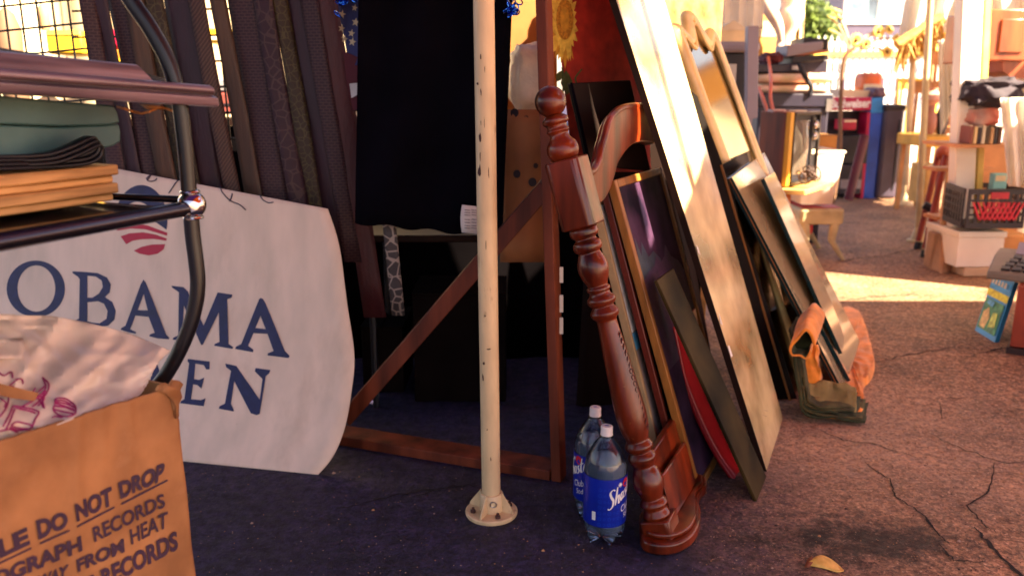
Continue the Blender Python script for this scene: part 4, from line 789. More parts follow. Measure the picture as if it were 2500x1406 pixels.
m.build('orange_ribbon', ribb, solid=.001, label='twisted orange ribbon hanging under the wooden moulding beside the tube', cat='ribbon')

# ------------------------------------------------------------------ printed carton with crumpled plastic bag
card = mat('cardboard', (.30, .128, .042), .75, var=.22, scale=11, c2=(.34, .155, .055), bump=.10, bs=30); wear(card, 14, .60, .72, (.40, .20, .09), .5); wear(card, 5, .58, .75, (.14, .055, .018), .45); cardin = mat('cardboard_inside', (.36, .18, .07), .85, var=.2)
inkp = mat('ink_purple', (.035, .014, .035), .7, var=.3)
KT = P(424, 940, 1.13); KB0 = P(475, 1406, 1.135); KB = KT + (KB0-KT)*(KT.z/(KT.z-KB0.z))
NT = P(-60, 1092, .88); hd = (NT-KT); NB = V((NT.x+(KB.x-KT.x), NT.y+(KB.y-KT.y), 0)); fn_ = (NT-KT).cross(KB-KT).normalized(); fn_ = fn_ if fn_.x > 0 else -fn_
hd2 = V((hd.x, hd.y, 0)).normalized()
bx = thing('record_carton', 'open brown carton printed DO NOT DROP in purple block capitals, torn at its corner', 'box', (KB+NB)/2+V((-.2, 0, 0)))
bk = V((-hd2.y, hd2.x, 0)); bk = bk if bk.x < 0 else -bk
# front wall with creased, slightly dented sheet
def dent(u_, v_): return .0022*noise.fractal(V((u_*4, v_*6, 0)), 1, 2, 2) + .0022*math.exp(-((v_-.085-.03*math.sin(u_*7))/.010)**2) + .0045*math.exp(-((u_-.28-.25*v_)/.022)**2)*max(0, 1-v_/.30) + .0045*math.exp(-((u_-.55-.35*v_)/.02)**2)*max(0, 1-v_/.35) + .003*math.exp(-((u_-.42-.30*v_)/.018)**2)*max(0, 1-v_/.2)
m = M(); rows = []
for j in range(49):
    v_ = (j/48)**1.3; row = []
    for i in range(49):
        u_ = i/48; p = (KT*(1-u_)+NT*u_)*(1-v_) + (KB*(1-u_)+NB*u_)*v_
        row.append(p + fn_*dent(u_, v_) + V((0, 0, -.003*abs(nz(u_*22))*(v_ == 0))))
    rows.append(row)
m.grid(rows); m.build('front_wall', card, bx, solid=.004, sharp=70)
m = M(); m.prism([KT+bk*.005, KB+bk*.005, KB+bk*.40, KT+bk*.40], -hd2*-.005); m.build('side_wall', card, bx)
m = M(); m.prism([NT+bk*.005, NB+bk*.005, NB+bk*.40, NT+bk*.40], hd2*.005); m.build('side_wall', card, bx)
m = M(); m.prism([KT+bk*.40, KB+bk*.40, NB+bk*.40, NT+bk*.40], bk*.005); m.build('back_wall', cardin, bx)
# torn corner
m = M(); m.use(card); m.use(cardin)
for k in range(3):
    tr_ = [(372+6*k, 950+3*k), (380+4*k, 936), (396, 930+2*k), (404, 938), (414, 925+k), (428, 928), (437, 934+2*k), (432, 950), (435, 962+3*k), (427, 985), (426, 1005+5*k), (421, 1020), (418, 990), (410, 972), (396, 958)]
    m.use(card if k else cardin).tess([[OP(x+random.uniform(-2, 2), y+random.uniform(-2, 2), KT, fn_) + fn_*(.0042+.0016*k+.0035*max(0, nz(x*.12, y*.12, k))) for x, y in tr_]], [tr_])
m.build('torn_flap', None, bx, solid=.0008, sharp=20)
def BXs(x, y):
    q = OP(x, y, KT, fn_); return q + fn_*(dent((q-KT).dot(hd)/hd.length_squared, max(0, (KT.z-q.z)/KT.z))+.0042)
Z3 = lambda x, y: (x/2.7786, 900+y/2.7786)
m = M(); m.use(inkp)
def word(s, bl_, br_, tr_, tl_, bold=.048): put_text(m, s, quadmap(Z3(*bl_), Z3(*br_), Z3(*tr_), Z3(*tl_), BXs), .0, bold)
word('FRAGILE', (-600, 1548), (193, 1185), (170, 1064), (-625, 1425)); word('DO', (250, 1155), (447, 1065), (437, 953), (230, 1022)); word('NOT', (503, 1032), (757, 918), (745, 790), (482, 908)); word('DROP', (808, 880), (1085, 752), (1108, 622), (790, 768))
for a, b in (((-440, 1505), (200, 1203)), ((258, 1172), (452, 1082)), ((505, 1055), (766, 927)), ((812, 905), (1120, 742))):
    a_, b_ = Z3(*a), Z3(*b); m.poly([BXs(*a_), BXs(a_[0], a_[1]+5), BXs(b_[0], b_[1]+4.5), BXs(*b_)])
word('PHONOGRAPH', (-490, 1660), (548, 1228), (532, 1122), (-500, 1560), .040); word('RECORDS', (632, 1172), (1107, 930), (1092, 835), (612, 1072), .022)
word('KEEP', (-160, 1655), (140, 1530), (135, 1435), (-170, 1560), .040); word('AWAY', (190, 1508), (440, 1408), (456, 1316), (180, 1424), .040); word('FROM', (518, 1376), (832, 1236), (826, 1142), (504, 1288), .040); word('HEAT', (880, 1188), (1122, 1068), (1122, 958), (868, 1086), .022)
word('RECORDS', (690, 1482), (1200, 1218), (1186, 1088), (668, 1358), .040); word('OF', (500, 1580), (640, 1512), (625, 1385), (480, 1455), .022)
m.build('printing', None, bx)
# bag
bag = mat('bag_plastic', (.80, .68, .58), .24, var=.06, scale=5, bump=.25, bs=9, transl=.35, coat=.3)
tb_ = thing('plastic_bag', 'crumpled milky bag with magenta drawings spilling out of the printed carton', 'plastic bag', KT*.5+NT*.5+bk*.1)
topb = cr([(-90, 770, 0), (0, 766, 0), (60, 770, 0), (130, 772, 0), (230, 792, 0), (300, 810, 0), (355, 830, 0), (392, 846, 0), (415, 857, 0)], 8)
botb = cr([(-90, 1120, 0), (0, 1085, 0), (60, 1062, 0), (130, 1040, 0), (230, 1004, 0), (300, 980, 0), (340, 965, 0), (362, 930, 0), (376, 892, 0)], 8)
def BG(x, y):
    f = max(0, min(1, (y-780)/260)); Y = lerp(1.24, 1.06, f) - (424-x)*.00034 + .020*noise.noise(V((x*.008, y*.011, 3))) + .022*abs(noise.noise(V((x*.010+y*.011, y*.004, 7)))) + .014*abs(noise.noise(V((x*.013-y*.012, y*.012, 17))))*(1 if y > 800 else .4) + .005*abs(noise.noise(V((x*.030+y*.02, y*.03, 27))))
    return P(x, y, Y)
m = M(); nr = 44
m.grid([[BG(lerp(a.x, b.x, k/nr) + 3*nz(i*.7, k*.5), lerp(a.y, b.y, k/nr)) for i, (a, b) in enumerate(zip(topb, botb))] for k in range(nr+1)]); m.build('sheet', bag, tb_, solid=.0012, sharp=40)
m = M(); m.grid([[BG(lerp(-60, 84, i/10), y+.10*lerp(-60, 84, i/10)*0 + 4*nz(i, j)) + V((.0, -.028+.004*math.sin(j), .0)) for i in range(11)] for j, y in enumerate((812, 824, 838, 850, 858))]); m.build('crumpled_fold', bag, tb_, solid=.001)
mg = mat('magenta_print', (.28, .012, .11), .5)
m = M(); m.use(mg)
def bl2(pts, w_=.0011):
    q = cr([(a/2.7786, 900+b/2.7786, 0) for a, b in pts], 4); m.tube([BG(p.x, p.y)+(O-BG(p.x, p.y)).normalized()*.003 for p in q], w_, 5, flat=1)
for pts in ([(375, 205), (400, 197), (450, 205), (500, 240), (515, 265), (510, 300), (480, 320), (420, 320), (380, 300), (362, 270), (372, 240), (375, 205)], [(372, 225), (440, 235), (510, 262)], [(366, 250), (440, 262), (512, 285)], [(370, 275), (430, 290), (500, 305)], [(385, 215), (430, 216), (480, 240)], [(380, 235), (430, 250), (500, 275)],
            [(90, 250), (170, 262), (262, 290), (240, 340), (215, 400)], [(90, 250), (60, 320), (20, 390)], [(100, 275), (70, 350), (40, 410)], [(75, 385), (110, 360), (170, 370), (215, 385), (200, 405), (120, 400), (75, 385)], [(70, 400), (120, 415), (205, 410)], [(100, 262), (200, 285), (240, 300)],
            [(290, 60), (330, 100), (325, 150), (290, 210), (300, 265)], [(290, 60), (310, 130), (260, 190), (200, 230), (140, 260)], [(310, 150), (270, 215), (220, 255)], [(240, 130), (210, 185), (215, 205)], [(300, 120), (250, 175), (300, 200), (260, 250)], [(255, 190), (300, 265)],
            [(20, 160), (60, 120), (120, 70), (150, 75), (155, 100)], [(20, 160), (30, 185), (70, 160), (90, 120), (60, 130)], [(-10, 25), (30, 45), (75, 20), (85, 60)], [(60, 190), (50, 250), (10, 310), (-20, 330)], [(0, 200), (40, 230), (30, 260)], [(-20, 430), (60, 410), (120, 430)], [(355, 330), (380, 322), (420, 330)]): bl2(pts)
m.build('drawing', None, tb_)
m = M(); m.prism([BG(x, y) + V((.02, -.035, 0)) for x, y in ((-60, 905), (40, 930), (90, 942), (84, 955), (30, 948), (-60, 925))], (0, .004, .002)); m.build('card_strip', card, tb_)

# ------------------------------------------------------------------ bright goods behind the wire grid on the left
creamcloth = mat('cream_cloth', (.75, .62, .40), .8, var=.12, scale=3)
m = M(); m.grid([[V((x, 4.6+.06*math.sin(x*7)+.03*math.sin(x*17), z)) for x in [-4.2+i*.08 for i in range(46)]] for z in (.55, 1.0, 1.6, 2.4)]); m.build('cream_curtain', creamcloth, solid=.004, label='sunlit cream curtain behind the wire grid at the left', cat='curtain')
ybox = mat('yellow_box', (.70, .42, .02), .5, var=.08); crim = mat('crimson_vinyl', (.45, .01, .05), .35); orangeb = mat('orange_box', (.6, .2, .03), .5); grayb = mat('grey_box', (.30, .27, .28), .6); brownred = mat('brown_red', (.22, .05, .04), .6)
def simple(name, r, Y, d, mt, label, cat, bevel=.012, extra=None):
    x0, x1, y0, y1, z0, z1 = bgbox(*r, Y, d); t = thing(name, label, cat, ((x0+x1)/2, Y+d/2, z0)); m = M(); m.box(x0, x1, y0, y1, z0, z1); m.build('body', mt, t, bevel=bevel)
    if extra: m = M(); m.box(x0+.01, x1-.01, y0-.004, y0+.004, lerp(z0, z1, extra[0]), lerp(z0, z1, extra[1])); m.build(extra[3] if len(extra) > 3 else 'front_label', extra[2], t)
    return t, (x0, x1, y0, y1, z0, z1)
simple('plastic_crate', (112, 74, 200, 133), 4.2, .3, ybox, 'yellow plastic crate behind the wire grid at the upper left', 'crate', extra=(.8, .96, mat('yellow_rim', (.8, .55, .08), .5), 'rim'))
t, b = simple('handbag', (252, 72, 318, 120), 4.2, .15, crim, 'crimson shiny handbag glimpsed between the first straps', 'handbag', .02); m = M(); m.tube(cr([((b[0]+.03), 4.27, b[5]), (b[0]+.05, 4.27, b[5]+.08), (b[1]-.05, 4.27, b[5]+.08), (b[1]-.03, 4.27, b[5])], 6), .008, 8); m.build('handle', crim, t)
simple('carton', (240, 121, 330, 165), 4.2, .2, orangeb, 'orange carton under the crimson handbag', 'box', extra=(.2, .5, ybox))
simple('carton', (496, 70, 560, 105), 4.25, .2, ybox, 'yellow carton glimpsed beside the rope patterned strap', 'box', extra=(.2, .5, creamcloth))
simple('grey_case', (508, 192, 640, 226), 4.1, .3, grayb, 'grey case on the shelf behind the straps', 'case', extra=(.4, .5, blk))
simple('red_case', (500, 226, 640, 280), 4.1, .3, brownred, 'brown red case behind the tan strap', 'case', extra=(.4, .5, blk))
x0, x1, y0, y1, z0, z1 = bgbox(-60, 282, 880, 292, 4.05, .5); t = thing('display_table', 'long dark display table behind the straps, carrying cartons and cases', 'table', ((x0+x1)/2, 4.3, 0))
m = M(); m.box(x0, x1, y0, y1, z0-.03, z0); m.build('tabletop', darkwood, t); m = M(); m.box(x0, x1, y0+.03, y0+.05, 0.02, z0-.032); m.build('skirt', tarpd, t)
for (r, Y, mt, lab) in (((0, 20, 60, 290), 4.2, mat('brown_shape', (.16, .09, .05), .7), 'brown bolster standing behind the wire grid'), ((95, 10, 120, 75), 4.3, mat('tan_shape', (.4, .24, .12), .7), 'tan ornament behind the wire grid above the yellow crate')):
    x0, x1, y0, y1, z0, z1 = bgbox(*r, Y, .2); m = M(); c = ((x0+x1)/2, Y, z0); h = z1-z0; w_ = (x1-x0)/2; m.lathe([(w_*.7, 0), (w_, h*.15), (w_*.9, h*.5), (w_, h*.8), (w_*.6, h*.95), (.01, h)], c, seg=20); m.build('ornament', mt, label=lab, cat='ornament')

# ------------------------------------------------------------------ television corner
lav = mat('lavender_panel', (.26, .23, .27), .5, var=.06); wood_tv = mat('tv_wood', (.22, .040, .008), .6, var=.4, scale=9, st=(3, 1, .3), spec=.15); goldp = mat('gold_plastic', (.62, .34, .04), .4, var=.05); creamp = mat('cream_paint_light', (.55, .44, .26), .5); tablew = mat('pine_table', (.62, .34, .10), .45, var=.2, scale=8)
t, b = simple('speaker_cabinet', (1740, 130, 1815, 480), 4.75, .4, blk, 'tall black cabinet with a grey lid behind the chipboard', 'cabinet', .006)
x0, x1, y0, y1, z0, z1 = b; m = M(); m.box(x0-.03, x1+.06, y0-.04, y1, z1+.002, z1+.06); m.build('lid', lav, t, bevel=.02); m = M(); m.box(x0+.06, x1-.06, y0-.006, y0-.001, z1-.32, z1-.06); m.build('screen', mat('pale_screen', (.55, .55, .5), .2), t)
m = M(); m.box(x0+.06, x1-.06, y0-.007, y0-.0065+.003, z1-.30, z1-.26); m.build('sticker', ybox, t)
m = M(); m.prism([P(1826, 64, 4.55), P(1853, 64, 4.55), P(1850, 288, 4.55), P(1838, 290, 4.55), P(1826, 345, 4.55), P(1822, 400, 4.55)], (0, .06, 0)); m.build('grey_board', lav, bevel=.004, label='upright lavender grey board with a slanted foot beside the black cabinet', cat='board')
# TV
tx = P(1846, 445, 5.0); tz0, tz1 = P(1846, 450, 5.0).z, P(1846, 286, 5.0).z; th_ = R(-24)
ux = V((math.cos(R(64)), -math.sin(R(64)), 0)); 
FA, FB = P(1908, 447, 4.82), P(1980, 425, 5.15); FA.z = FB.z = tz0; fu = (FB-FA); fl = fu.length; fu.normalize(); fb = V((-fu.y, fu.x, 0)); fb = fb if fb.y > 0 else -fb
bxd = (P(1838, 440, 5.35) - FA); bxd.z = 0; bd_ = bxd.normalized(); TH = tz1-tz0+.02
tvt = thing('television', 'old wood cabinet television with a gold edged front and a curved grey screen', 'television', FA+fu*fl/2)
m = M(); m.prism([FA+V((0, 0, .01)), FB+V((0, 0, .01)), FB+bd_*.46+V((0, 0, .01)), FA+bd_*.46+V((0, 0, .01))], (0, 0, TH)); m.build('cabinet', wood_tv, tvt, bevel=.006)
out_ = -V((-fu.y, fu.x, 0)) if fb.y > 0 and V((-fu.y, fu.x, 0)).y > 0 else V((-fu.y, fu.x, 0)); out_ = out_ if out_.y < 0 else -out_
def TF(u, v, o): return FA + fu*fl*u + V((0, 0, .012+TH*v*.985)) + out_*o
def rect(m, u0, u1, v0, v1, o0, o1): m.prism([TF(u0, v0, o0), TF(u1, v0, o0), TF(u1, v1, o0), TF(u0, v1, o0)], out_*(o1-o0))
m = M(); rect(m, -.012, .10, -.01, 1.012, .001, .030); m.build('gold_strip', goldp, tvt, bevel=.003); m = M(); rect(m, .122, .145, -.01, 1.01, .001, .035); rect(m, .97, 1.005, -.01, 1.01, .001, .035); rect(m, .147, .968, .965, 1.01, .001, .035); rect(m, .147, .968, -.01, .035, .001, .035); m.build('trim', mat('silver_trim', (.07, .06, .05), .3, .7), tvt, bevel=.003)
m = M(); rect(m, .147, .968, .037, .963, .002, .012); m.build('bezel', blk, tvt)
m = M(); m.grid([[TF(lerp(.225, .73, i/10), lerp(.13, .89, j/10), .013+.030*(1-((i-5)/5)**2)*(1-((j-5)/5)**2)+.001) for i in range(11)] for j in range(11)]); m.build('screen', mat('crt_screen', (.11, .09, .07), .07, var=.1, coat=1), tvt, sharp=80)
m = M(); rect(m, .79, .955, .06, .94, .013, .020); m.build('control_panel', mat('dark_panel', (.02, .018, .02), .3), tvt)
for v_ in (.82, .66): m = M(); m.lathe([(.028, 0), (.028, .012), (.02, .022), (.001, .023)], TF(.87, v_, .0205), out_, 16); m.build('knob', chrome, tvt)
m = M(); rect(m, .82, .92, .40, .46, .0205, .026); m.build('badge', creamcloth, tvt)
# table under TV
ta = [P(1905, 463, 4.75), P(1965, 474, 4.70), P(2036, 438, 5.20), P(1960, 430, 5.6)]
zt = tz0-.002
for p in ta: p.z = zt
ctt = sum(ta, V())/4
st_ = thing('side_table', 'pine topped side table with an orange brown drawer, carrying the old television', 'table', (ctt.x, ctt.y, 0))
ta2 = [ta[0]+V((-.25, .25, 0)), ta[0], ta[1], ta[2], ta[2]+V((-.35, .35, 0))]
m = M(); m.prism(ta2, (0, 0, -.03)); m.build('tabletop', tablew, st_, bevel=.004)
dr = mat('drawer_wood', (.40, .13, .03), .4, var=.2)
m = M(); q1, q2 = ta[0]+V((-.2, .12, 0)), ta[1]+V((-.05, .08, 0)); m.prism([V((q1.x, q1.y, zt-.04)), V((q2.x, q2.y, zt-.04)), V((q2.x, q2.y, zt-.30)), V((q1.x, q1.y, zt-.30))], (.06, .3, 0)); m.build('drawer', dr, st_, bevel=.006)
for p in (q1, q2, q1+V((.06, .3, 0)), q2+V((.06, .3, 0))): m = M(); m.box(p.x-.018, p.x+.018, p.y, p.y+.036, 0, zt-.302); m.build('leg', dr, st_)
m = M()
for k in range(9): m.torus(P(1975+random.gauss(0, 9), 425+random.gauss(0, 6), 4.8), (random.random(), random.random(), random.random()), random.uniform(.02, .045), .004, 12)
m.build('cable_tangle', mat('brown_wire', (.10, .06, .05), .6), label='tangle of brown wire in front of the television', cat='wire')
# bin, box, bench
binm = mat('frosted_bin', (.85, .76, .70), .3, var=.05, transl=.45, alpha=.8)
x0, x1, y0, y1, z0, z1 = bgbox(1950, 372, 2056, 500, 5.45, .45); t = thing('storage_bin', 'frosted plastic storage bin holding papers on the curved leg bench', 'bin', ((x0+x1)/2, 5.6, z0))
m = M(); m.prism([(x0+.04, y0+.03, z0), (x1-.04, y0+.03, z0), (x1-.04, y1-.03, z0), (x0+.04, y1-.03, z0)], (0, 0, .004)); m.build('floor', binm, t)
for a, b in ((((x0+.04, y0+.03), (x1-.04, y0+.03)), ((x0, y0), (x1, y0))), (((x1-.04, y0+.03), (x1-.04, y1-.03)), ((x1, y0), (x1, y1))), (((x1-.04, y1-.03), (x0+.04, y1-.03)), ((x1, y1), (x0, y1))), (((x0+.04, y1-.03), (x0+.04, y0+.03)), ((x0, y1), (x0, y0)))):
    m = M(); m.poly([(*a[0], z0+.005), (*a[1], z0+.005), (*b[1], z1), (*b[0], z1)]); m.build('wall', binm, t, solid=.004)
m = M(); m.tube([(x0, y0, z1), (x1, y0, z1), (x1, y1, z1), (x0, y1, z1), (x0, y0, z1)], .012, 6); m.build('rim', binm, t)
for k, (r, c) in enumerate((((1972, 450, 2035, 490), (.85, .68, .35)), ((1962, 410, 1995, 450), (.8, .6, .5)), ((2000, 395, 2045, 440), (.7, .66, .62)))):
    q = bgbox(*r, 5.60+.04*k, .03); m = M(); m.prism([(q[0], q[2], q[4]), (q[1], q[2], q[4]+.02), (q[1]+.02, q[2]+.02, q[5]), (q[0]+.05, q[2]+.02, q[5])], (0, .02, 0)); m.build('paper_stack', mat('paper%s' % 'abc'[k], c, .7), label=['cream paper stack at the bottom of the frosted bin', 'pinkish paper stack behind the frosted bin wall', 'white paper stack upright in the frosted bin'][k], cat='papers')
carton((2000, 332, 2042, 400), 5.95, .3, mat('bright_card', (.55, .27, .07), .7), 'open brown carton behind the television, above the frosted bin', zb=None)
bw_ = mat('bench_wood', (.45, .37, .20), .5, var=.2, scale=12)
zb_ = P(2000, 503, 5.6).z; xb0, xb1 = P(1948, 515, 5.55).x, P(2056, 515, 5.55).x
t = thing('bench', 'cream fluted bench with curved sabre legs carrying the frosted bin', 'bench', ((xb0+xb1)/2, 5.8, 0))
m = M(); m.box(xb0, xb1, 5.50, 6.02, zb_-.115, zb_-.005); m.build('fluted_rail', bw_, t, bevel=.02, bseg=3)
m = M()
for k in range(6): m.tube([(xb0+.02, 5.498, zb_-.025-.015*k), (xb1-.02, 5.498, zb_-.025-.015*k)], .006, 6)
m.build('fluting', bw_, t); m = M(); m.box(xb0+.02, xb1-.02, 5.52, 6.0, zb_-.0045, zb_-.001); m.build('seat', crim, t)
for xx, s_ in ((xb1-.04, 1), (xb0+.04, -1)):
    for yy_ in (5.53, 5.98): m = M(); m.tube(cr([(xx, yy_, zb_-.06), (xx-.02*s_, yy_, zb_-.2), (xx-.015*s_, yy_, zb_*.35), (xx+.07*s_, yy_, .0)], 6), [.034-.020*k/18 for k in range(19)], 10, flat=.8); m.build('leg', bw_, t)
simple('red_tin', (1950, 540, 1986, 572), 5.6, .2, mat('red_tin', (.5, .02, .02), .4), 'red tin under the fluted bench', 'tin', extra=(.7, .9, blk))

# stack on the black chest
floral = mat('floral_cloth', (.74, .56, .32), .8, var=.2, scale=7, c2=(.78, .45, .34)); chest = mat('dark_chest', (.018, .015, .030), .4, var=.2)
t, b = simple('black_chest', (1840, 232, 2010, 640), 6.2, .5, chest, 'large black chest behind the television with cushions stacked on it', 'chest', .015)
m = M(); m.box(b[0]-.01, b[1]+.02, b[2]-.012, b[3], b[5]-.09, b[5]+.01); m.build('lid', chest, t, bevel=.01); m = M(); m.box(b[1]-.03, b[1]+.012, b[2]-.018, b[2]-.013, b[5]-.12, b[5]-.03); m.build('corner_guard', steel, t)
def cushion(r, Y, d, label):
    x0, x1, y0, y1, z0, z1 = bgbox(*r, Y, d); m = M(); n_ = 16; rows = []
    for i in range(n_+1):
        a = 2*math.pi*i/n_; cy, cz = math.copysign(abs(math.cos(a))**.5, math.cos(a)), math.copysign(abs(math.sin(a))**.7, math.sin(a))
        rows.append([V((lerp(x0, x1, j/12), (y0+y1)/2+cy*(y1-y0)/2*e_, (z0+z1)/2+cz*(z1-z0)/2*e_+.006*nz(j*.6, i*.5))) for j, e_ in enumerate([.05, .8, .95, 1, 1, 1, 1, 1, 1, 1, .95, .8, .05])])
    m.grid(rows); m.build('seat_cushion', floral, sharp=80, label=label, cat='cushion', group='floral seat cushions')
cushion((1835, 206, 2048, 231), 6.25, .5, 'lower floral seat cushion on the black chest'); cushion((1840, 178, 2060, 205), 6.25, .5, 'upper floral seat cushion under the black briefcase')
t, b = simple('briefcase', (1840, 156, 1965, 178), 6.3, .35, chest, 'flat black briefcase lying on the floral cushions', 'briefcase', .01); m = M(); m.box(b[0]+.28, b[0]+.34, b[2]-.008, b[2]-.001, b[4]+.02, b[4]+.05); m.build('latch', steel, t)
m = M(); m.tube(cr([P(1952, 156, 6.2), P(1958, 172, 6.18), P(1970, 195, 6.18), P(1980, 212, 6.18), P(1977, 233, 6.18)], 6), .018, 8); m.build('black_cable', blk, label='thick black cable hanging over the floral cushions', cat='cable')
for r, Y, mt, rz_, lab in (((1930, 147, 2020, 178), 6.35, chest, 0, 'lowest black binder in the leaning pile on the briefcase'), ((1935, 138, 2022, 156), 6.3, blk, .10, 'black wedge shaped binder second in the pile'), ((1942, 128, 2025, 140), 6.32, mat('orange_book', (.55, .2, .12), .6), .14, 'thin orange and cream book in the pile of binders'), ((1922, 110, 2008, 140), 6.3, lav, .20, 'grey box file tilted on the pile of binders'), ((1962, 92, 2022, 116), 6.35, blk, -.12, 'black folder on top of the tilted pile')):
    x0, x1, y0, y1, z0, z1 = bgbox(*r, Y, .3); t = thing('binder', lab, 'binder', ((x0+x1)/2, Y, z0), 'pile of binders on the chest'); m = M(); m.prism([(x0, y0, z0), (x1, y0, z0+rz_*(x1-x0)), (x1, y0, z1+rz_*(x1-x0)*.5), (x0, y0, z1)], (0, .3, 0)); m.build('cover', mt, t, bevel=.006)
    m = M(); m.prism([(x1+.001, y0+.01, z0+rz_*(x1-x0)+.01), (x1+.001, y0+.28, z0+rz_*(x1-x0)+.01), (x1+.001, y0+.28, z1+rz_*(x1-x0)*.5-.01), (x1+.001, y0+.01, z1+rz_*(x1-x0)*.5-.01)], (.003, 0, 0)); m.build('page_edge', creamcloth, t)
lump(1872, 128, 1915, 157, 6.3, .25, .3, mat('maroon_cap', (.10, .015, .02), .8), 9, 'cap', label='dark maroon cap on the black briefcase', cat='cap')
m = M(); m.tube(cr([P(1875, 140, 6.1), P(1880, 170, 6.0), P(1882, 200, 5.6), P(1881, 240, 5.4), P(1888, 275, 5.2)], 6), .012, 8); m.tube(cr([P(1853, 215, 5.6), P(1862, 240, 5.4), P(1875, 277, 5.2)], 6), .012, 8); m.build('extension_lead', mat('orange_cord', (.65, .14, .05), .5), label='orange cord hanging down behind the television', cat='extension lead')
for r, mt, lab in (((1888, 268, 1918, 276), mat('pink_box', (.6, .4, .36), .6), 'small pinkish packet on top of the television'), ((1942, 270, 1970, 277), creamcloth, 'small cream packet on top of the television')): simple('packet', r, 5.05, .12, mt, lab, 'packet', .003, extra=(.3, .6, brownred))

# bright sheet, cream house shaped box, mannequin
white = mat('white_sheet', (.90, .86, .78), .8, var=.04, transl=.5)
def sheet(pts, Y, mt, name, label, cat='sheet', fold=.04, n=20, yv=None):
    a, b, c, d = pts; rows = []
    for j in range(n+1): rows.append([P(lerp(lerp(a[0], b[0], i/n), lerp(d[0], c[0], i/n), j/n), lerp(lerp(a[1], b[1], i/n), lerp(d[1], c[1], i/n), j/n), Y + fold*math.sin(i*1.1)*(.4+.6*j/n) + .02*nz(i*.4, j*.3) + (yv or 0)*j/n) for i in range(n+1)])
    m = M(); m.grid(rows); return m.build(name, mt, solid=.003, label=label, cat=cat)
sheet([(1740, -120), (1870, -120), (1862, 70), (1745, 100)], 5.9, white, 'white_sheet', 'bright white sheet hanging behind the grey board')
x0, x1, y0, y1, z0, z1 = bgbox(1752, 75, 1828, 112, 5.3, .3); t = thing('gabled_box', 'cream cardboard box with a gabled top on the black cabinet', 'box', ((x0+x1)/2, 5.4, z0)); zm = P(1790, 50, 5.3).z; m = M(); m.box(x0, x1, y0, y1, z0, z1); m.build('body', mat('cream_card', (.72, .56, .32), .8), t); m = M(); m.prism([(x0, y0, z1+.001), (x1, y0, z1+.001), ((x0+x1)/2, y0, zm)], (0, y1-y0, 0)); m.build('roof', mat('cream_card_top', (.72, .6, .42), .8), t)
skin = mat('mannequin_skin', (.78, .60, .46), .5)
t = thing('mannequin', 'pale shop mannequin with one arm hanging and cream drapery behind the binders', 'mannequin', P(1900, 160, 6.9))
m = M(); m.tube(cr([P(1858, -60, 6.8), P(1866, -10, 6.75), P(1880, 25, 6.7), P(1896, 55, 6.7), P(1903, 75, 6.7), P(1906, 100, 6.72)], 6), [.075-.05*k/30 for k in range(31)], 14); m.build('arm', skin, t)
m = M(); m.tube(cr([P(1935, -80, 6.95), P(1935, 0, 6.95), P(1930, 40, 6.95), P(1918, 100, 6.95), P(1916, 170, 6.95)], 6), [k*.62 for k in [.16, .165, .17, .17, .165, .16, .155, .15, .15, .15, .16, .17, .17, .165, .15, .13, .11, .10, .10, .095, .09, .085, .08, .08, .08]], 18); m.build('body', skin, t)
m = M(); m.tube(cr([P(1906, 96, 6.72), P(1904, 112, 6.72), P(1905, 132, 6.72)], 4), [.028, .03, .034, .034, .032, .028, .022, .014, .006], 10, flat=.5)
for k in range(4): m.tube([P(1901+3*k, 118, 6.71), P(1900+3*k, 138, 6.7)], [.009, .006], 6)
m.build('hand', skin, t)
sheet([(1925, -120), (1972, -120), (1958, 150), (1918, 150)], 7.0, creamcloth, 'cream_drape', 'cream drape hanging at the right of the mannequin', fold=.06)
simple('tan_case', (1850, 30, 1925, 140), 7.2, .3, mat('tan_case', (.6, .32, .08), .6), 'tan case stack standing behind the mannequin arm', 'case', extra=(.45, .8, creamcloth))

# ------------------------------------------------------------------ beer sign cabinet and cases far back
pink = mat('pink_red', (.46, .010, .075), .45, var=.08); blue1 = mat('sky_blue', (.02, .24, .66), .4); blue2 = mat('deep_blue', (.01, .08, .50), .4); dk = mat('far_dark', (.02, .015, .025), .5, var=.4)
t = thing('game_cabinet', 'old arcade cabinet with a pink red lettered header and a blue side panel', 'cabinet', (P(2080, 480, 9.05).x, 9.3, 0))
x0, x1, y0, y1, z0, z1 = bgbox(2012, 238, 2128, 270, 9.0, .5); m = M(); m.box(x0, x1, y0, y1, z0, z1); m.build('header', pink, t, bevel=.01)
m = M(); m.use(mat('sign_letter', (.9, .85, .85), .5)); put_text(m, 'Budweiser', lambda u, v: P(2027+u*98+v*2, 265-v*22-u*2, 8.985), 0, .035); m.build('lettering', None, t)
m = M(); m.prism([P(2128, 240, 9.0), P(2158, 238, 9.0), P(2156, 276, 9.0), P(2126, 276, 9.0)], (0, .5, 0)); m.build('side_top', blue1, t)
x0, x1, y0, y1, z0, z1 = bgbox(2122, 277, 2154, 480, 9.0, .5); m = M(); m.prism([P(2126, 277, 9.0), P(2156, 277, 9.0), V((P(2138, 480, 9).x, 9, 0)), V((P(2108, 480, 9).x, 9, 0))], (0, .5, 0)); m.build('side_panel', blue2, t)
m = M(); m.prism([P(2118, 275, 8.99), P(2125, 275, 8.99), V((P(2107, 480, 9).x, 8.99, 0)), V((P(2100, 480, 9).x, 8.99, 0))], (0, .4, 0)); m.build('red_edge', pink, t)
m = M(); m.prism([P(2012, 272, 9.2), P(2118, 272, 9.2), V((P(2100, 480, 9.2).x, 9.2, 0)), V((P(2012, 480, 9.2).x, 9.2, 0))], (0, .3, 0)); m.build('dark_body', dk, t)
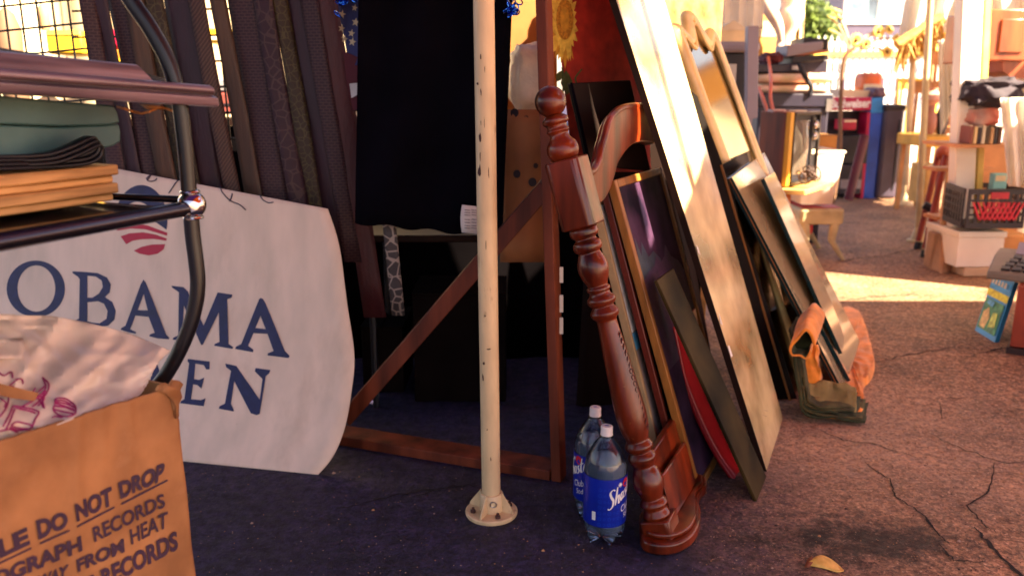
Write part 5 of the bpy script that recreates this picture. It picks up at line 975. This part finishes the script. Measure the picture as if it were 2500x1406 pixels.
m = M(); m.prism([P(2052, 218, 9.1), P(2130, 222, 9.1), P(2130, 238, 9.1), P(2052, 237, 9.1)], (0, .3, 0)); m.build('cream_top', creamcloth, t)
simple('red_toolbox', (2058, 292, 2092, 318), 8.9, .25, mat('tool_red', (.4, .01, .04), .4), 'red toolbox on the dark shelf under the lettered header', 'toolbox', extra=(.75, .95, creamcloth))
simple('amplifier', (2050, 330, 2120, 400), 8.95, .2, blk, 'black amplifier below the red toolbox', 'amplifier', extra=(.6, .9, dk)); simple('amplifier', (2050, 402, 2105, 475), 8.95, .2, dk, 'dark lower amplifier on the ground by the blue panel', 'amplifier', extra=(.2, .5, grayb))
m = M(); m.tube([P(2112, 330, 8.7), V((P(2072, 475, 8.7).x, 8.7, .02))], .05, 10, flat=.5); m.build('guitar_neck', mat('maroon_neck', (.09, .01, .03), .4), label='maroon neck leaning against the dark amplifiers', cat='guitar')
for r, lab, dy_ in (((2150, 258, 2205, 487), 'tall dark instrument case standing between the blue panel and white pole', 0), ):
    x0, x1, y0, y1, z0, z1 = bgbox(*r, 8.95, .35); t = thing('instrument_case', lab, 'case', ((x0+x1)/2, 9.1, 0)); m = M(); m.box(x0, x1-.02, y0, y1, 0.0, z1); m.build('body', mat('case_purple', (.05, .04, .065), .45), t, bevel=.04, bseg=4)
    m = M(); m.box(x0+.16, x0+.175, y0-.008, y0-.001, .1, z1-.15); m.build('seam', blk, t); m = M(); m.box(x0-.005, x1-.015, y0-.006, y1, z1-.06, z1+.01); m.build('lid', blk, t, bevel=.02)
simple('orange_radio', (2108, 178, 2158, 224), 9.3, .3, mat('orange_plastic', (.75, .16, .04), .4), 'orange appliance with a cream front on the lettered cabinet', 'appliance', .05, extra=(.05, .4, creamcloth))
lump(2130, 214, 2168, 242, 9.0, .3, .2, mat('purple_helmet', (.16, .09, .12), .5), 21, 'helmet', label='purple brown helmet beside the orange appliance', cat='helmet')
m = M(); m.tube(cr([V((P(2035, 480, 8.6).x, 8.6, 0)), P(2050, 380, 8.6), P(2052, 260, 8.6), P(2060, 150, 8.6), P(2085, 118, 8.6)], 6), .022, 8)
fs_ = thing('flower_lamp', 'tall brown stand of yellow metal daisies in front of the white picket fence', 'flower sculpture', V((P(2035, 480, 8.6).x, 8.6, 0))); m.build('stem', mat('brown_stem', (.16, .08, .04), .6), fs_)
ctr0 = P(2080, 130, 8.6)
petm = mat('daisy_yellow', (.80, .55, .12), .5, var=.1); cen = mat('daisy_centre', (.16, .09, .02), .5)
for x, y, r_, ex in ((2090, 99, 17, 0), (2115, 108, 15, 0), (2145, 78, 16, 0), (2170, 74, 12, .4), (2165, 128, 15, .2), (2190, 95, 12, 0), (2043, 28, 12, 1.2), (2030, 44, 11, 1.2), (2053, 45, 11, 1.2), (2032, 78, 11, 1.3)):
    c = P(x, y, 8.6); rr = r_*8.6/2000*1.02; nax = V((math.sin(ex)*.3, -math.cos(ex), math.sin(ex))).normalized(); u_ = nax.orthogonal().normalized(); w_ = nax.cross(u_)
    m = M(); m.tube(cr([ctr0, lerp(ctr0, c, .6)+V((0, .02, .05)), c+V((0, .03, 0))], 5), .009, 6)
    m.build('stalk', creamp, fs_); m = M(); m.use(petm)
    for k in range(14):
        a = 2*math.pi*k/14; d_ = u_*math.cos(a)+w_*math.sin(a); q = -u_*math.sin(a)+w_*math.cos(a); m.poly([c+d_*rr*.2-q*rr*.1, c+d_*rr*.6-q*rr*.22+nax*.015, c+d_*rr+nax*.0, c+d_*rr*.6+q*rr*.22+nax*.015, c+d_*rr*.2+q*rr*.1])
    fl_ = m.build('flower', None, fs_, solid=.006); m = M(); m.ball(c+nax*.01, rr*.30, 14); m.build('flower_centre', cen, fl_)

# ------------------------------------------------------------------ picket fence, building, tree
fence = thing('picket_fence', 'white picket fence with a yellow strip across the far side of the market', 'fence', (P(2110, 250, 13).x, 13, 0)); fw = mat('fence_white', (.85, .82, .78), .6, var=.04)
for k in range(34):
    x = P(1990, 200, 13).x + k*.10*1.0; zt_ = 1.1 + (233-92)/2000*13*.98; m = M(); m.prism([(x-.028, 13, 0), (x+.028, 13, 0), (x+.028, 13, zt_-.12), (x, 13, zt_), (x-.028, 13, zt_-.12)], (0, .02, 0)); m.build('picket', fw, fence)
xa, xb = P(1980, 200, 13).x, P(1990, 200, 13).x+3.5
for py in (108, 148, 185, 230): z = P(2100, py, 13.02).z; m = M(); m.box(xa, xb, 13.025, 13.06, z-.04, z+.04); m.build('rail', fw, fence)
z = P(2100, 132, 13).z; m = M(); m.box(xa, xb, 12.97, 12.99, z-.035, z+.035); m.build('yellow_strip', mat('strip_yellow', (.85, .6, .10), .5), fence)
m = M(); z = P(2100, 255, 12.9).z; m.box(xa, xb, 13.1, 13.14, 0, z); m.build('base_board', fw, fence)
bd2 = thing('glass_building', 'far office building with blue tinted windows and a grey violet band', 'building', (12.5, 24.4, 0))
gy = 24.0; xg0 = P(2068, 30, gy).x
m = M(); m.box(xg0, xg0+9, gy, gy+6, 0, P(2100, 60, gy).z); m.build('wall', mat('band_violet', (.085, .075, .13), .5, var=.05), bd2)
m = M(); m.box(xg0, xg0+9, gy+.3, gy+6, P(2100, 60, gy).z+.002, 9); m.build('core_wall', mat('core_grey', (.30, .30, .36), .5), bd2)
gl = mat('window_blue', (.14, .26, .36), .12, var=.5, scale=.9, c2=(.30, .42, .50), spec=.8)
for k in range(9):
    xw = xg0 + k*.98; m = M(); m.box(xw+.05, xw+.93, gy+.24, gy+.28, P(2100, 58, gy).z, 8.6); f_ = m.build('window', gl, bd2); m = M(); m.box(xw-.045, xw+.045, gy+.10, gy+.235, P(2100, 105, gy).z, 8.8); m.build('mullion', fw, bd2)
m = M(); z = P(2100, 60, gy).z; m.box(xg0-.1, xg0+9, gy-.04, gy+.2, z+.003, z+.10); m.build('sill', fw, bd2)
tr_ = thing('tree', 'dark green tree in front of the far glass building', 'tree', (P(1990, 240, 18).x, 18, 0)); tx_ = P(1990, 240, 18).x
m = M(); m.tube([(tx_, 18, 0), (tx_+.05, 18, 1.2), (tx_, 18, 2.2)], [.14, .11, .06], 10); m.tube([(tx_, 18, 1.3), (tx_+.35, 17.9, 2.3)], [.06, .02], 8); m.tube([(tx_, 18, 1.2), (tx_-.3, 18.1, 2.4)], [.06, .02], 8); m.build('trunk', mat('bark', (.10, .07, .05), .9), tr_)
m = M(); lf1 = mat('foliage', (.035, .085, .02), .6, var=.6, scale=3, c2=(.10, .15, .02))
m.use(lf1)
for cx, cz, rr in ((1985, 30, .34), (1978, 60, .32), (2002, 55, .38), (2015, 70, .34), (1985, 90, .36), (2005, 100, .34), (2022, 95, .26), (1975, 15, .28), (1970, 100, .3), (1995, 140, .34), (2015, 130, .3)):
    c = P(cx, cz, 18)
    for _ in range(330):
        d_ = V((random.gauss(0, 1), random.gauss(0, 1), random.gauss(0, 1))).normalized()*rr*random.random()**.4; p = c+d_; a = V((random.gauss(0, 1), random.gauss(0, 1), random.gauss(0, 1))).normalized()*.06; b = a.orthogonal().normalized()*.035; m.poly([p-a, p+b, p+a, p-b])
m.build('crown', None, tr_)

# ------------------------------------------------------------------ right side stalls
def post(name, top_, base_, r, mt, label, flange=True):
    b = G(*base_); tpp = P(*top_, b.y); t = thing(name, label, 'post', b); m = M(); m.tube([b+V((0, 0, .004)), tpp, tpp+(tpp-b)*.3], r, 16); m.build('pole', mt, t)
    if flange: m = M(); m.lathe([(r*3.2, 0), (r*3.2, .015), (r*2.2, .02), (r*1.3, .10), (r*1.02, .14)], b, seg=20); m.build('foot', mt, t)
post('tent_pole', (2234, 60), (2207, 500), .030, creamp, 'farthest cream tent pole, beside the dark instrument case')
post('tent_pole', (2268, 60), (2240, 590), .024, creamp, 'thin cream tent pole standing in front of the wooden chairs')
wpost = mat('post_white', (.88, .84, .74), .5, var=.04)
b = G(2322, 662); t = thing('awning_post', 'broad white wrapped awning post with a yellow strip, behind the milk crate', 'post', b)
tpp = P(2352, -60, b.y); e_ = tpp-b; m = M(); m.obox(b, V((.13, 0, 0)), V((0, .09, 0)), e_*1.25); m.build('wrap', wpost, t, bevel=.01); m = M(); m.obox(b+V((.1305, .01, .2)), V((.035, 0, 0)), V((0, .06, 0)), e_*1.15); m.build('yellow_strip', mat('pale_yellow', (.80, .58, .16), .6), t)
sheet([(2235, -150), (2475, -150), (2380, 60), (2190, 112)], 7.5, white, 'white_awning', 'white awning sheet drooping over the right hand stall', 'awning', fold=.10)
straw = mat('straw', (.50, .28, .07), .8, var=.4, scale=30)
m = M()
for k in range(150):
    x = random.uniform(2195, 2300); y0_ = lerp(118, 50, (x-2195)/105)+random.uniform(-6, 6); a = P(x, y0_, 7.0+random.uniform(-.15, .15)); m.tube([a, a+V((random.uniform(-.06, .06), random.uniform(-.05, .05), -random.uniform(.10, .22)))], [.010, .004], 4)
m.tube([P(2190, 112, 7.0), P(2300, 45, 7.0)], .05, 8); m.build('straw_fringe', straw, label='straw fringe hanging under the white awning', cat='fringe')
chairw = mat('chair_wood', (.40, .18, .05), .5, var=.3); ychair = mat('yellow_paint', (.78, .55, .10), .5)
def chair(px, py, Y, h, wd, mt, label, slats=4):
    b = P(px, py, Y); b.z = 0; t = thing('chair', label, 'chair', b, 'wooden chairs at the far stall'); m = M(); m.box(b.x-wd/2, b.x+wd/2, b.y-wd/2, b.y+wd/2, h*.48, h*.52); m.build('seat', mt, t, bevel=.01)
    for sx_ in (-1, 1):
        m = M(); m.tube([(b.x+sx_*wd*.46, b.y-wd*.44, 0), (b.x+sx_*wd*.43, b.y-wd*.42, h*.48)], .02, 8); m.build('leg', mt, t); m = M(); m.tube([(b.x+sx_*wd*.46, b.y+wd*.46, 0), (b.x+sx_*wd*.44, b.y+wd*.44, h*.5), (b.x+sx_*wd*.44, b.y+wd*.52, h)], .02, 8); m.build('leg', mt, t)
    m = M(); m.box(b.x-wd*.46, b.x+wd*.46, b.y+wd*.49, b.y+wd*.53, h*.9, h); m.build('top_rail', mt, t)
    for k in range(slats): x = b.x+wd*lerp(-.34, .34, k/(slats-1)); m = M(); m.box(x-.015, x+.015, b.y+wd*.47, b.y+wd*.50, h*.52, h*.9); m.build('slat', mt, t)
chair(2270, 460, 8.6, 1.25, .42, chairw, 'brown high backed chair between the two cream tent poles'); chair(2312, 470, 8.2, 1.55, .44, chairw, 'tall dark wooden chair left of the awning post'); chair(2300, 430, 9.6, 1.75, .45, ychair, 'yellow slatted chair raised at the back of the stall'); chair(2225, 450, 9.8, 1.3, .42, ychair, 'yellow chair behind the farthest tent pole')
t = thing('stall_table', 'yellow edged trestle table under the awning, behind the red tripod', 'table', (P(2310, 400, 7.6).x, 7.8, 0)); x0, x1, y0, y1, z0, z1 = bgbox(2262, 332, 2345, 360, 7.6, .6); m = M(); m.box(x0, x1, y0, y1, z0, z1); m.build('tabletop', mat('amber_edge', (.62, .32, .03), .5), t, bevel=.01)
for xx in (x0+.05, x1-.05):
    for yy_ in (y0+.05, y1-.05): m = M(); m.box(xx-.02, xx+.02, yy_-.02, yy_+.02, 0, z0-.001); m.build('leg', chairw, t)
for r, mt, lab in (((2265, 258, 2300, 332), mat('copper_shade', (.40, .16, .10), .5), 'copper coloured pot on the trestle table'), ((2300, 240, 2330, 330), dk, 'dark vase on the trestle table beside the awning post'), ((2268, 215, 2310, 256), mat('pinkish_pot', (.55, .3, .22), .5), 'pinkish pot above the copper pot')):
    x0, x1, y0, y1, z0, z1 = bgbox(*r, 7.8, .2); h = z1-z0; w_ = (x1-x0)/2; m = M(); m.lathe([(w_*.55, 0), (w_, h*.3), (w_*.95, h*.6), (w_*.5, h*.85), (w_*.6, h)], ((x0+x1)/2, 7.9, z0), seg=20); m.build('pot', mt, label=lab, cat='pot')
simple('carton', (2258, 402, 2300, 500), 7.3, .3, mat('sun_card', (.55, .30, .08), .7), 'tan carton on the ground behind the red tripod', 'box', extra=(.88, .99, creamcloth))
redw = mat('red_wood', (.26, .035, .02), .4, var=.2)
t = thing('tripod_easel', 'folded red wooden tripod leaning by the white awning post', 'tripod', G(2250, 612))
for a, b in (((2292, 375), (2240, 608)), ((2310, 380), (2256, 628)), ((2300, 370), (2275, 600))):
    q = G(*b); tq = P(a[0], a[1], q.y+.12); m = M(); m.tube([q+V((0, 0, .06)), tq], .022, 8); lg = m.build('leg', redw, t); m = M(); m.tube([q, q+(tq-q)*.07], .028, 8); m.build('foot', blk, lg)
m = M(); m.tube([P(2255, 500, 5.95), P(2280, 512, 5.92)], .03, 8); m.build('knob', chest, t); m = M(); m.ball(P(2302, 372, 6.0), .05, 12); m.build('head', mat('tripod_head', (.45, .10, .05), .4), t)
# cartons at the foot of the post
kraft = mat('kraft', (.50, .28, .15), .75, var=.2); 
m = M(); m.prism([G(2296, 668), G(2385, 655), P(2372, 505, 5.35), P(2300, 505, 5.3)], (0, .02, 0)); m.build('card_sheet', kraft, label='brown card sheet leaning against the foot of the awning post', cat='cardboard')
m = M(); m.prism([G(2268, 655), G(2298, 666), P(2296, 570, 5.2), P(2282, 572, 5.2)], (.02, .12, 0)); m.build('paper_bag', mat('paper_bag', (.42, .26, .16), .8, var=.2), label='small brown paper bag beside the leaning card sheet', cat='bag')
x0, x1, y0, y1, z0, z1 = bgbox(2338, 565, 2450, 652, 5.0, .4); t = thing('file_box', 'white file box carrying the black milk crate', 'box', ((x0+x1)/2, 5.2, z0)); fbm = mat('file_white', (.80, .74, .64), .6, var=.05)
m = M(); m.box(x0, x1, y0, y1, z0, z1-.04); m.build('body', fbm, t, bevel=.004); m = M(); m.box(x0-.008, x1+.008, y0-.008, y1, z1-.038, z1); m.build('lid', fbm, t, bevel=.004); m = M(); m.box(x0+.24, x0+.30, y0-.004, y0-.001, z0+.05, z0+.08); m.build('handle_slot', dk, t)
x0, x1, y0, y1, z0, z1 = bgbox(2352, 652, 2470, 690, 5.0, .45); m = M(); m.box(x0, x1, y0, y1, 0, z1-.002); m.build('low_carton', mat('tan_carton', (.60, .42, .26), .7, var=.1), bevel=.006, label='flat tan carton on the ground under the white file box', cat='box')
# milk crate
x0, x1, y0, y1, z0, z1 = bgbox(2362, 462, 2505, 558, 4.85, .36); t = thing('milk_crate', 'black plastic milk crate with a red lattice panel on its front', 'crate', ((x0+x1)/2, 5.0, z0))
mcr = mat('crate_black', (.022, .014, .018), .45); mred = mat('crate_red', (.48, .01, .03), .4); Hc = z1-z0
skx = V((-.13, 0, 0))
def lat(o, ux_, L_, nrm, mt, name, nc=7, nr_=4, bars=True):
    m = M(); z = V((0, 0, 1))
    for a, b in ((0, .14), (.86, 1)): m.obox(o+z*Hc*a, ux_*L_, nrm*.012, z*Hc*(b-a))
    for k in range(nc+1): m.obox(o+ux_*(L_-.016)*k/nc+z*Hc*.1401, ux_*.016, nrm*.010, z*Hc*.7198)
    for k in range(1, nr_): m.obox(o+z*Hc*lerp(.14, .86, k/nr_)+nrm*.001, ux_*L_, nrm*.008, z*.012)
    return m.build(name, mt, t)
lat(V((x0, y0, z0)), V((1, 0, 0)), x1-x0, V((0, 1, 0)), mcr, 'front_wall'); lat(V((x0-.02, y0+.02, z0)), V((.20, .98, 0)).normalized(), .36, V((1, 0, 0)), mcr, 'side_wall'); lat(V((x1, y0+.013, z0)), V((.20, .98, 0)).normalized(), .36, V((-1, 0, 0)), mcr, 'side_wall'); lat(V((x0+.072, y0+.37, z0)), V((1, 0, 0)), x1-x0, V((0, -1, 0)), mcr, 'back_wall')
m = M(); m.prism([(x0, y0+.02, z0+.004), (x1, y0+.02, z0+.004), (x1+.065, y0+.35, z0+.004), (x0+.065, y0+.35, z0+.004)], (0, 0, .01)); m.build('floor', mcr, t)
m = M(); wR = x1-x0
for k in range(8):
    for s_ in (1, -1): a = V((x0+wR*lerp(.2, .78, k/7), y0-.004, z0+Hc*.22)); m.obox(a, V((.05*s_, 0, Hc*.45)), V((0, -.006 - .003*(s_ > 0), 0)), V((.012, 0, 0)))
m.box(x0+wR*.36, x0+wR*.66, y0-.012, y0-.004, z0+Hc*.76, z0+Hc*.92); m.build('red_panel', mred, t)
# cabinet, typewriter, record sleeve
cz = P(2455, 690, 3.5).z; cb = G(2462, 862); redcab = mat('red_cabinet', (.28, .045, .022), .4, var=.25, scale=6, coat=.2)
t = thing('low_cabinet', 'low red brown cabinet at the right edge carrying the typewriter', 'cabinet', cb+V((.3, .3, 0)))
ex_, ey_ = V((.8, -.6, 0)), V((.6, .8, 0))
def cbx(x0, x1, y0, y1, z0, z1): return M().obox(cb + ex_*x0 + ey_*y0 + V((0, 0, z0)), ex_*(x1-x0), ey_*(y1-y0), V((0, 0, z1-z0)))
cbx(0, .7, 0, .6, .03, cz).build('body', redcab, t, bevel=.006); cbx(-.01, .7, -.012, .6, 0, .029).build('plinth', mat('plinth_dark', (.03, .015, .015), .5), t); m = cbx(.06, .62, -.008, -.0005, .08, cz-.05); m.build('door', mat('cab_door', (.20, .02, .02), .35), t, bevel=.004)
ty0 = cb + ex_*-.13 + ey_*.06 + V((0, 0, cz+.003)); TV_ = lambda x, y, z: ex_*x + ey_*y + V((0, 0, z)); typ = mat('typewriter_grey', (.20, .16, .12), .5); 
t = thing('typewriter', 'grey brown keyboard unit with rows of dark keys on the low cabinet', 'typewriter', ty0+TV_(.25, .15, 0))
m = M(); m.prism([ty0, ty0+TV_(0, .36, 0), ty0+TV_(0, .36, .09), ty0+TV_(0, .20, .085), ty0+TV_(0, 0, .035)], ex_*.55); m.build('case', typ, t, bevel=.008)
for r_ in range(4):
    m = M()
    for k in range(11): p = ty0+TV_(.05+.042*k+.01*r_, .02+.042*r_, .0420+.0105*r_); m.obox(p, ex_*.033, TV_(0, .032, .008), TV_(0, -.002, .010))
    m.build('key_row', mat('key_dark', (.03, .028, .03), .4), t)
m = M(); m.prism([ty0+TV_(.08, .22, .0895), ty0+TV_(.5, .22, .0895), ty0+TV_(.5, .32, .13), ty0+TV_(.08, .32, .13)], TV_(0, .01, -.02)); m.build('screen_hood', lav, t)
A_, B_, C_ = G(2378, 812), P(2432, 662, 3.86), P(2478, 700, 3.62)
A_, D_ = G(2380, 806), G(2428, 836); up3 = P(2428, 665, A_.y+.12)-A_
t = thing('picture_book', 'blue, yellow and green picture book leaning on the red brown cabinet', 'book', A_)
hv = D_-A_; nb_ = hv.cross(up3).normalized(); nb_ = nb_ if nb_.x < 0 else -nb_
def BK(u, v, o=0): return A_+hv*u+up3*v+nb_*o
m = M(); m.prism([BK(0, 0), BK(1, 0), BK(1, 1), BK(0, 1)], -nb_*.02); m.build('cover', mat('cover_blue', (.02, .28, .55), .4), t)
for k, (nm, pl_, c) in enumerate((('title_band', [(.05, .80), (.95, .80), (.95, .95), (.05, .95)], (.05, .35, .65)), ('yellow_band', [(.0, .62), (1, .62), (1, .74), (.0, .74)], (.85, .62, .03)), ('green_scene', [(.06, .08), (.94, .08), (.94, .58), (.06, .58)], (.05, .25, .10)), ('scene_shape', [(.15, .12), (.4, .1), (.5, .3), (.35, .45), (.15, .35)], (.75, .45, .15)), ('scene_shape', [(.55, .15), (.85, .2), (.8, .42), (.6, .4)], (.55, .6, .1)), ('scene_shape', [(.2, .5), (.5, .47), (.55, .56), (.25, .57)], (.1, .4, .6)))): m = M(); m.poly([BK(u, v, .0015*(k+1)) for u, v in pl_]); m.build(nm, mat('book_%s' % 'abcdef'[k], c, .45, var=.4, scale=40), t)
m = M(); m.use(creamcloth)
for k in range(5): m.poly([BK(.14+.15*k, .83, .012), BK(.24+.15*k, .83, .012), BK(.22+.15*k, .92, .012), BK(.16+.15*k, .92, .012)])
m.build('title_marks', None, t)
# goods at the upper right
t, b = simple('wardrobe', (2408, 22, 2520, 150), 5.2, .5, mat('warm_mahogany', (.30, .060, .018), .4, var=.5, scale=5, st=(2, 1, .4), coat=.3), 'reddish brown wooden cupboard at the upper right edge', 'cupboard', .01); m = M(); m.box(b[0]+.08, b[1]-.05, b[2]-.012, b[2]-.001, b[4]+.05, b[5]-.06); m.build('door', MC['warm_mahogany'], t, bevel=.005)
m = M(); m.prism([P(2448, 150, 5.25), P(2530, 150, 5.25), P(2530, 195, 5.25), P(2470, 190, 5.25), P(2450, 175, 5.25)], (0, .3, 0)); m.build('apron', MC['warm_mahogany'], t)
lump(2382, 192, 2520, 262, 5.0, .35, .3, mat('black_cloth_pile', (.03, .022, .035), .8, var=.4), 5, 'dark_clothes', label='heap of dark folded clothes under the wooden cupboard', cat='clothes')
lump(2372, 258, 2452, 315, 5.1, .3, .18, mat('red_white_cloth', (.70, .55, .45), .8, scale=6, var=.2, c2=(.45, .06, .04)), 6, 'patterned_cushion', label='cream cushion with a red pattern below the dark clothes', cat='cushion')
for k in range(8):
    c = [(.25, .08, .06), (.7, .5, .25), (.05, .04, .05), (.65, .55, .4), (.08, .05, .03), (.5, .3, .15), (.03, .03, .04), (.12, .05, .03)][k]; x = 2368+10*k
    q = bgbox(x, 308+2*(k % 3), x+9, 352, 5.05, .2); tt = thing('book', ['maroon book at the left end of the upright row', 'tan book, second from the left in the upright row', 'black book between the tan and cream ones', 'cream book in the middle of the upright row', 'dark brown book right of the cream one', 'light brown book near the right end of the row', 'black book next to the end of the upright row', 'brown book at the right end of the upright row'][k], 'book', (q[0], 5.1, q[4]), 'books standing in a row'); m = M(); m.box(q[0], q[1]-.001, q[2], q[3], q[4], q[5]); m.build('cover', mat('bookc%s' % 'abcdefgh'[k], c, .6), tt, bevel=.003); m = M(); m.box(q[0]+.004, q[1]-.005, q[2]+.01, q[3]-.01, q[5]+.0005, q[5]+.003); m.build('pages', creamcloth, tt)
t = thing('goods_shelf', 'tan wooden shelf unit holding the row of books behind the milk crate', 'shelf', (P(2420, 450, 5.2).x, 5.2, 0)); shw = mat('shelf_tan', (.60, .28, .12), .6, var=.2)
for y_ in (353, 420, 545): q = bgbox(2340, y_, 2500, y_+8, 5.3, .4); q0 = bgbox(2340, y_, 2500, y_+8, 5.05, .4); m = M(); m.box(q0[0], q0[1], 5.02 if y_ == 353 else 5.32, 5.5, q0[4], q0[5]); m.build('board', shw, t)
q = bgbox(2345, 360, 2500, 560, 5.5, .02); m = M(); m.box(q[0], q[1], 5.51, 5.53, 0, q[5]); m.build('back_panel', shw, t)
sheet([(2442, 240), (2560, 235), (2560, 460), (2462, 455)], 4.75, white, 'white_sheet', 'blown out white sheet hanging at the right edge above the milk crate', fold=.03)
sheet([(2385, -150), (2620, -150), (2620, 240), (2430, 240)], 6.2, white, 'white_sheet', 'tall white sheet hanging behind the wooden cupboard', fold=.06)
sheet([(2290, 100), (2330, 90), (2330, 260), (2296, 330)], 6.6, white, 'white_sheet', 'narrow white cloth strip hanging left of the awning post', fold=.03)
sheet([(2212, 88), (2345, 62), (2345, 128), (2225, 122)], 7.8, mat('yellow_valance', (.80, .55, .12), .7, transl=.3), 'yellow_valance', 'yellow cloth valance above the chairs, below the straw fringe', 'valance')
simple('paper_packet', (2425, 424, 2458, 470), 5.05, .05, mat('cyan_paper', (.25, .6, .62), .6), 'pale cyan packet standing inside the milk crate', 'packet', .003, extra=(.6, .9, creamcloth))
t, b = simple('brown_chest', (2400, 575, 2520, 640), 5.15, .4, mat('orange_chest', (.55, .25, .08), .6, var=.3), 'orange brown wooden chest behind the typewriter', 'chest', .01, extra=(.4, .5, brownred))
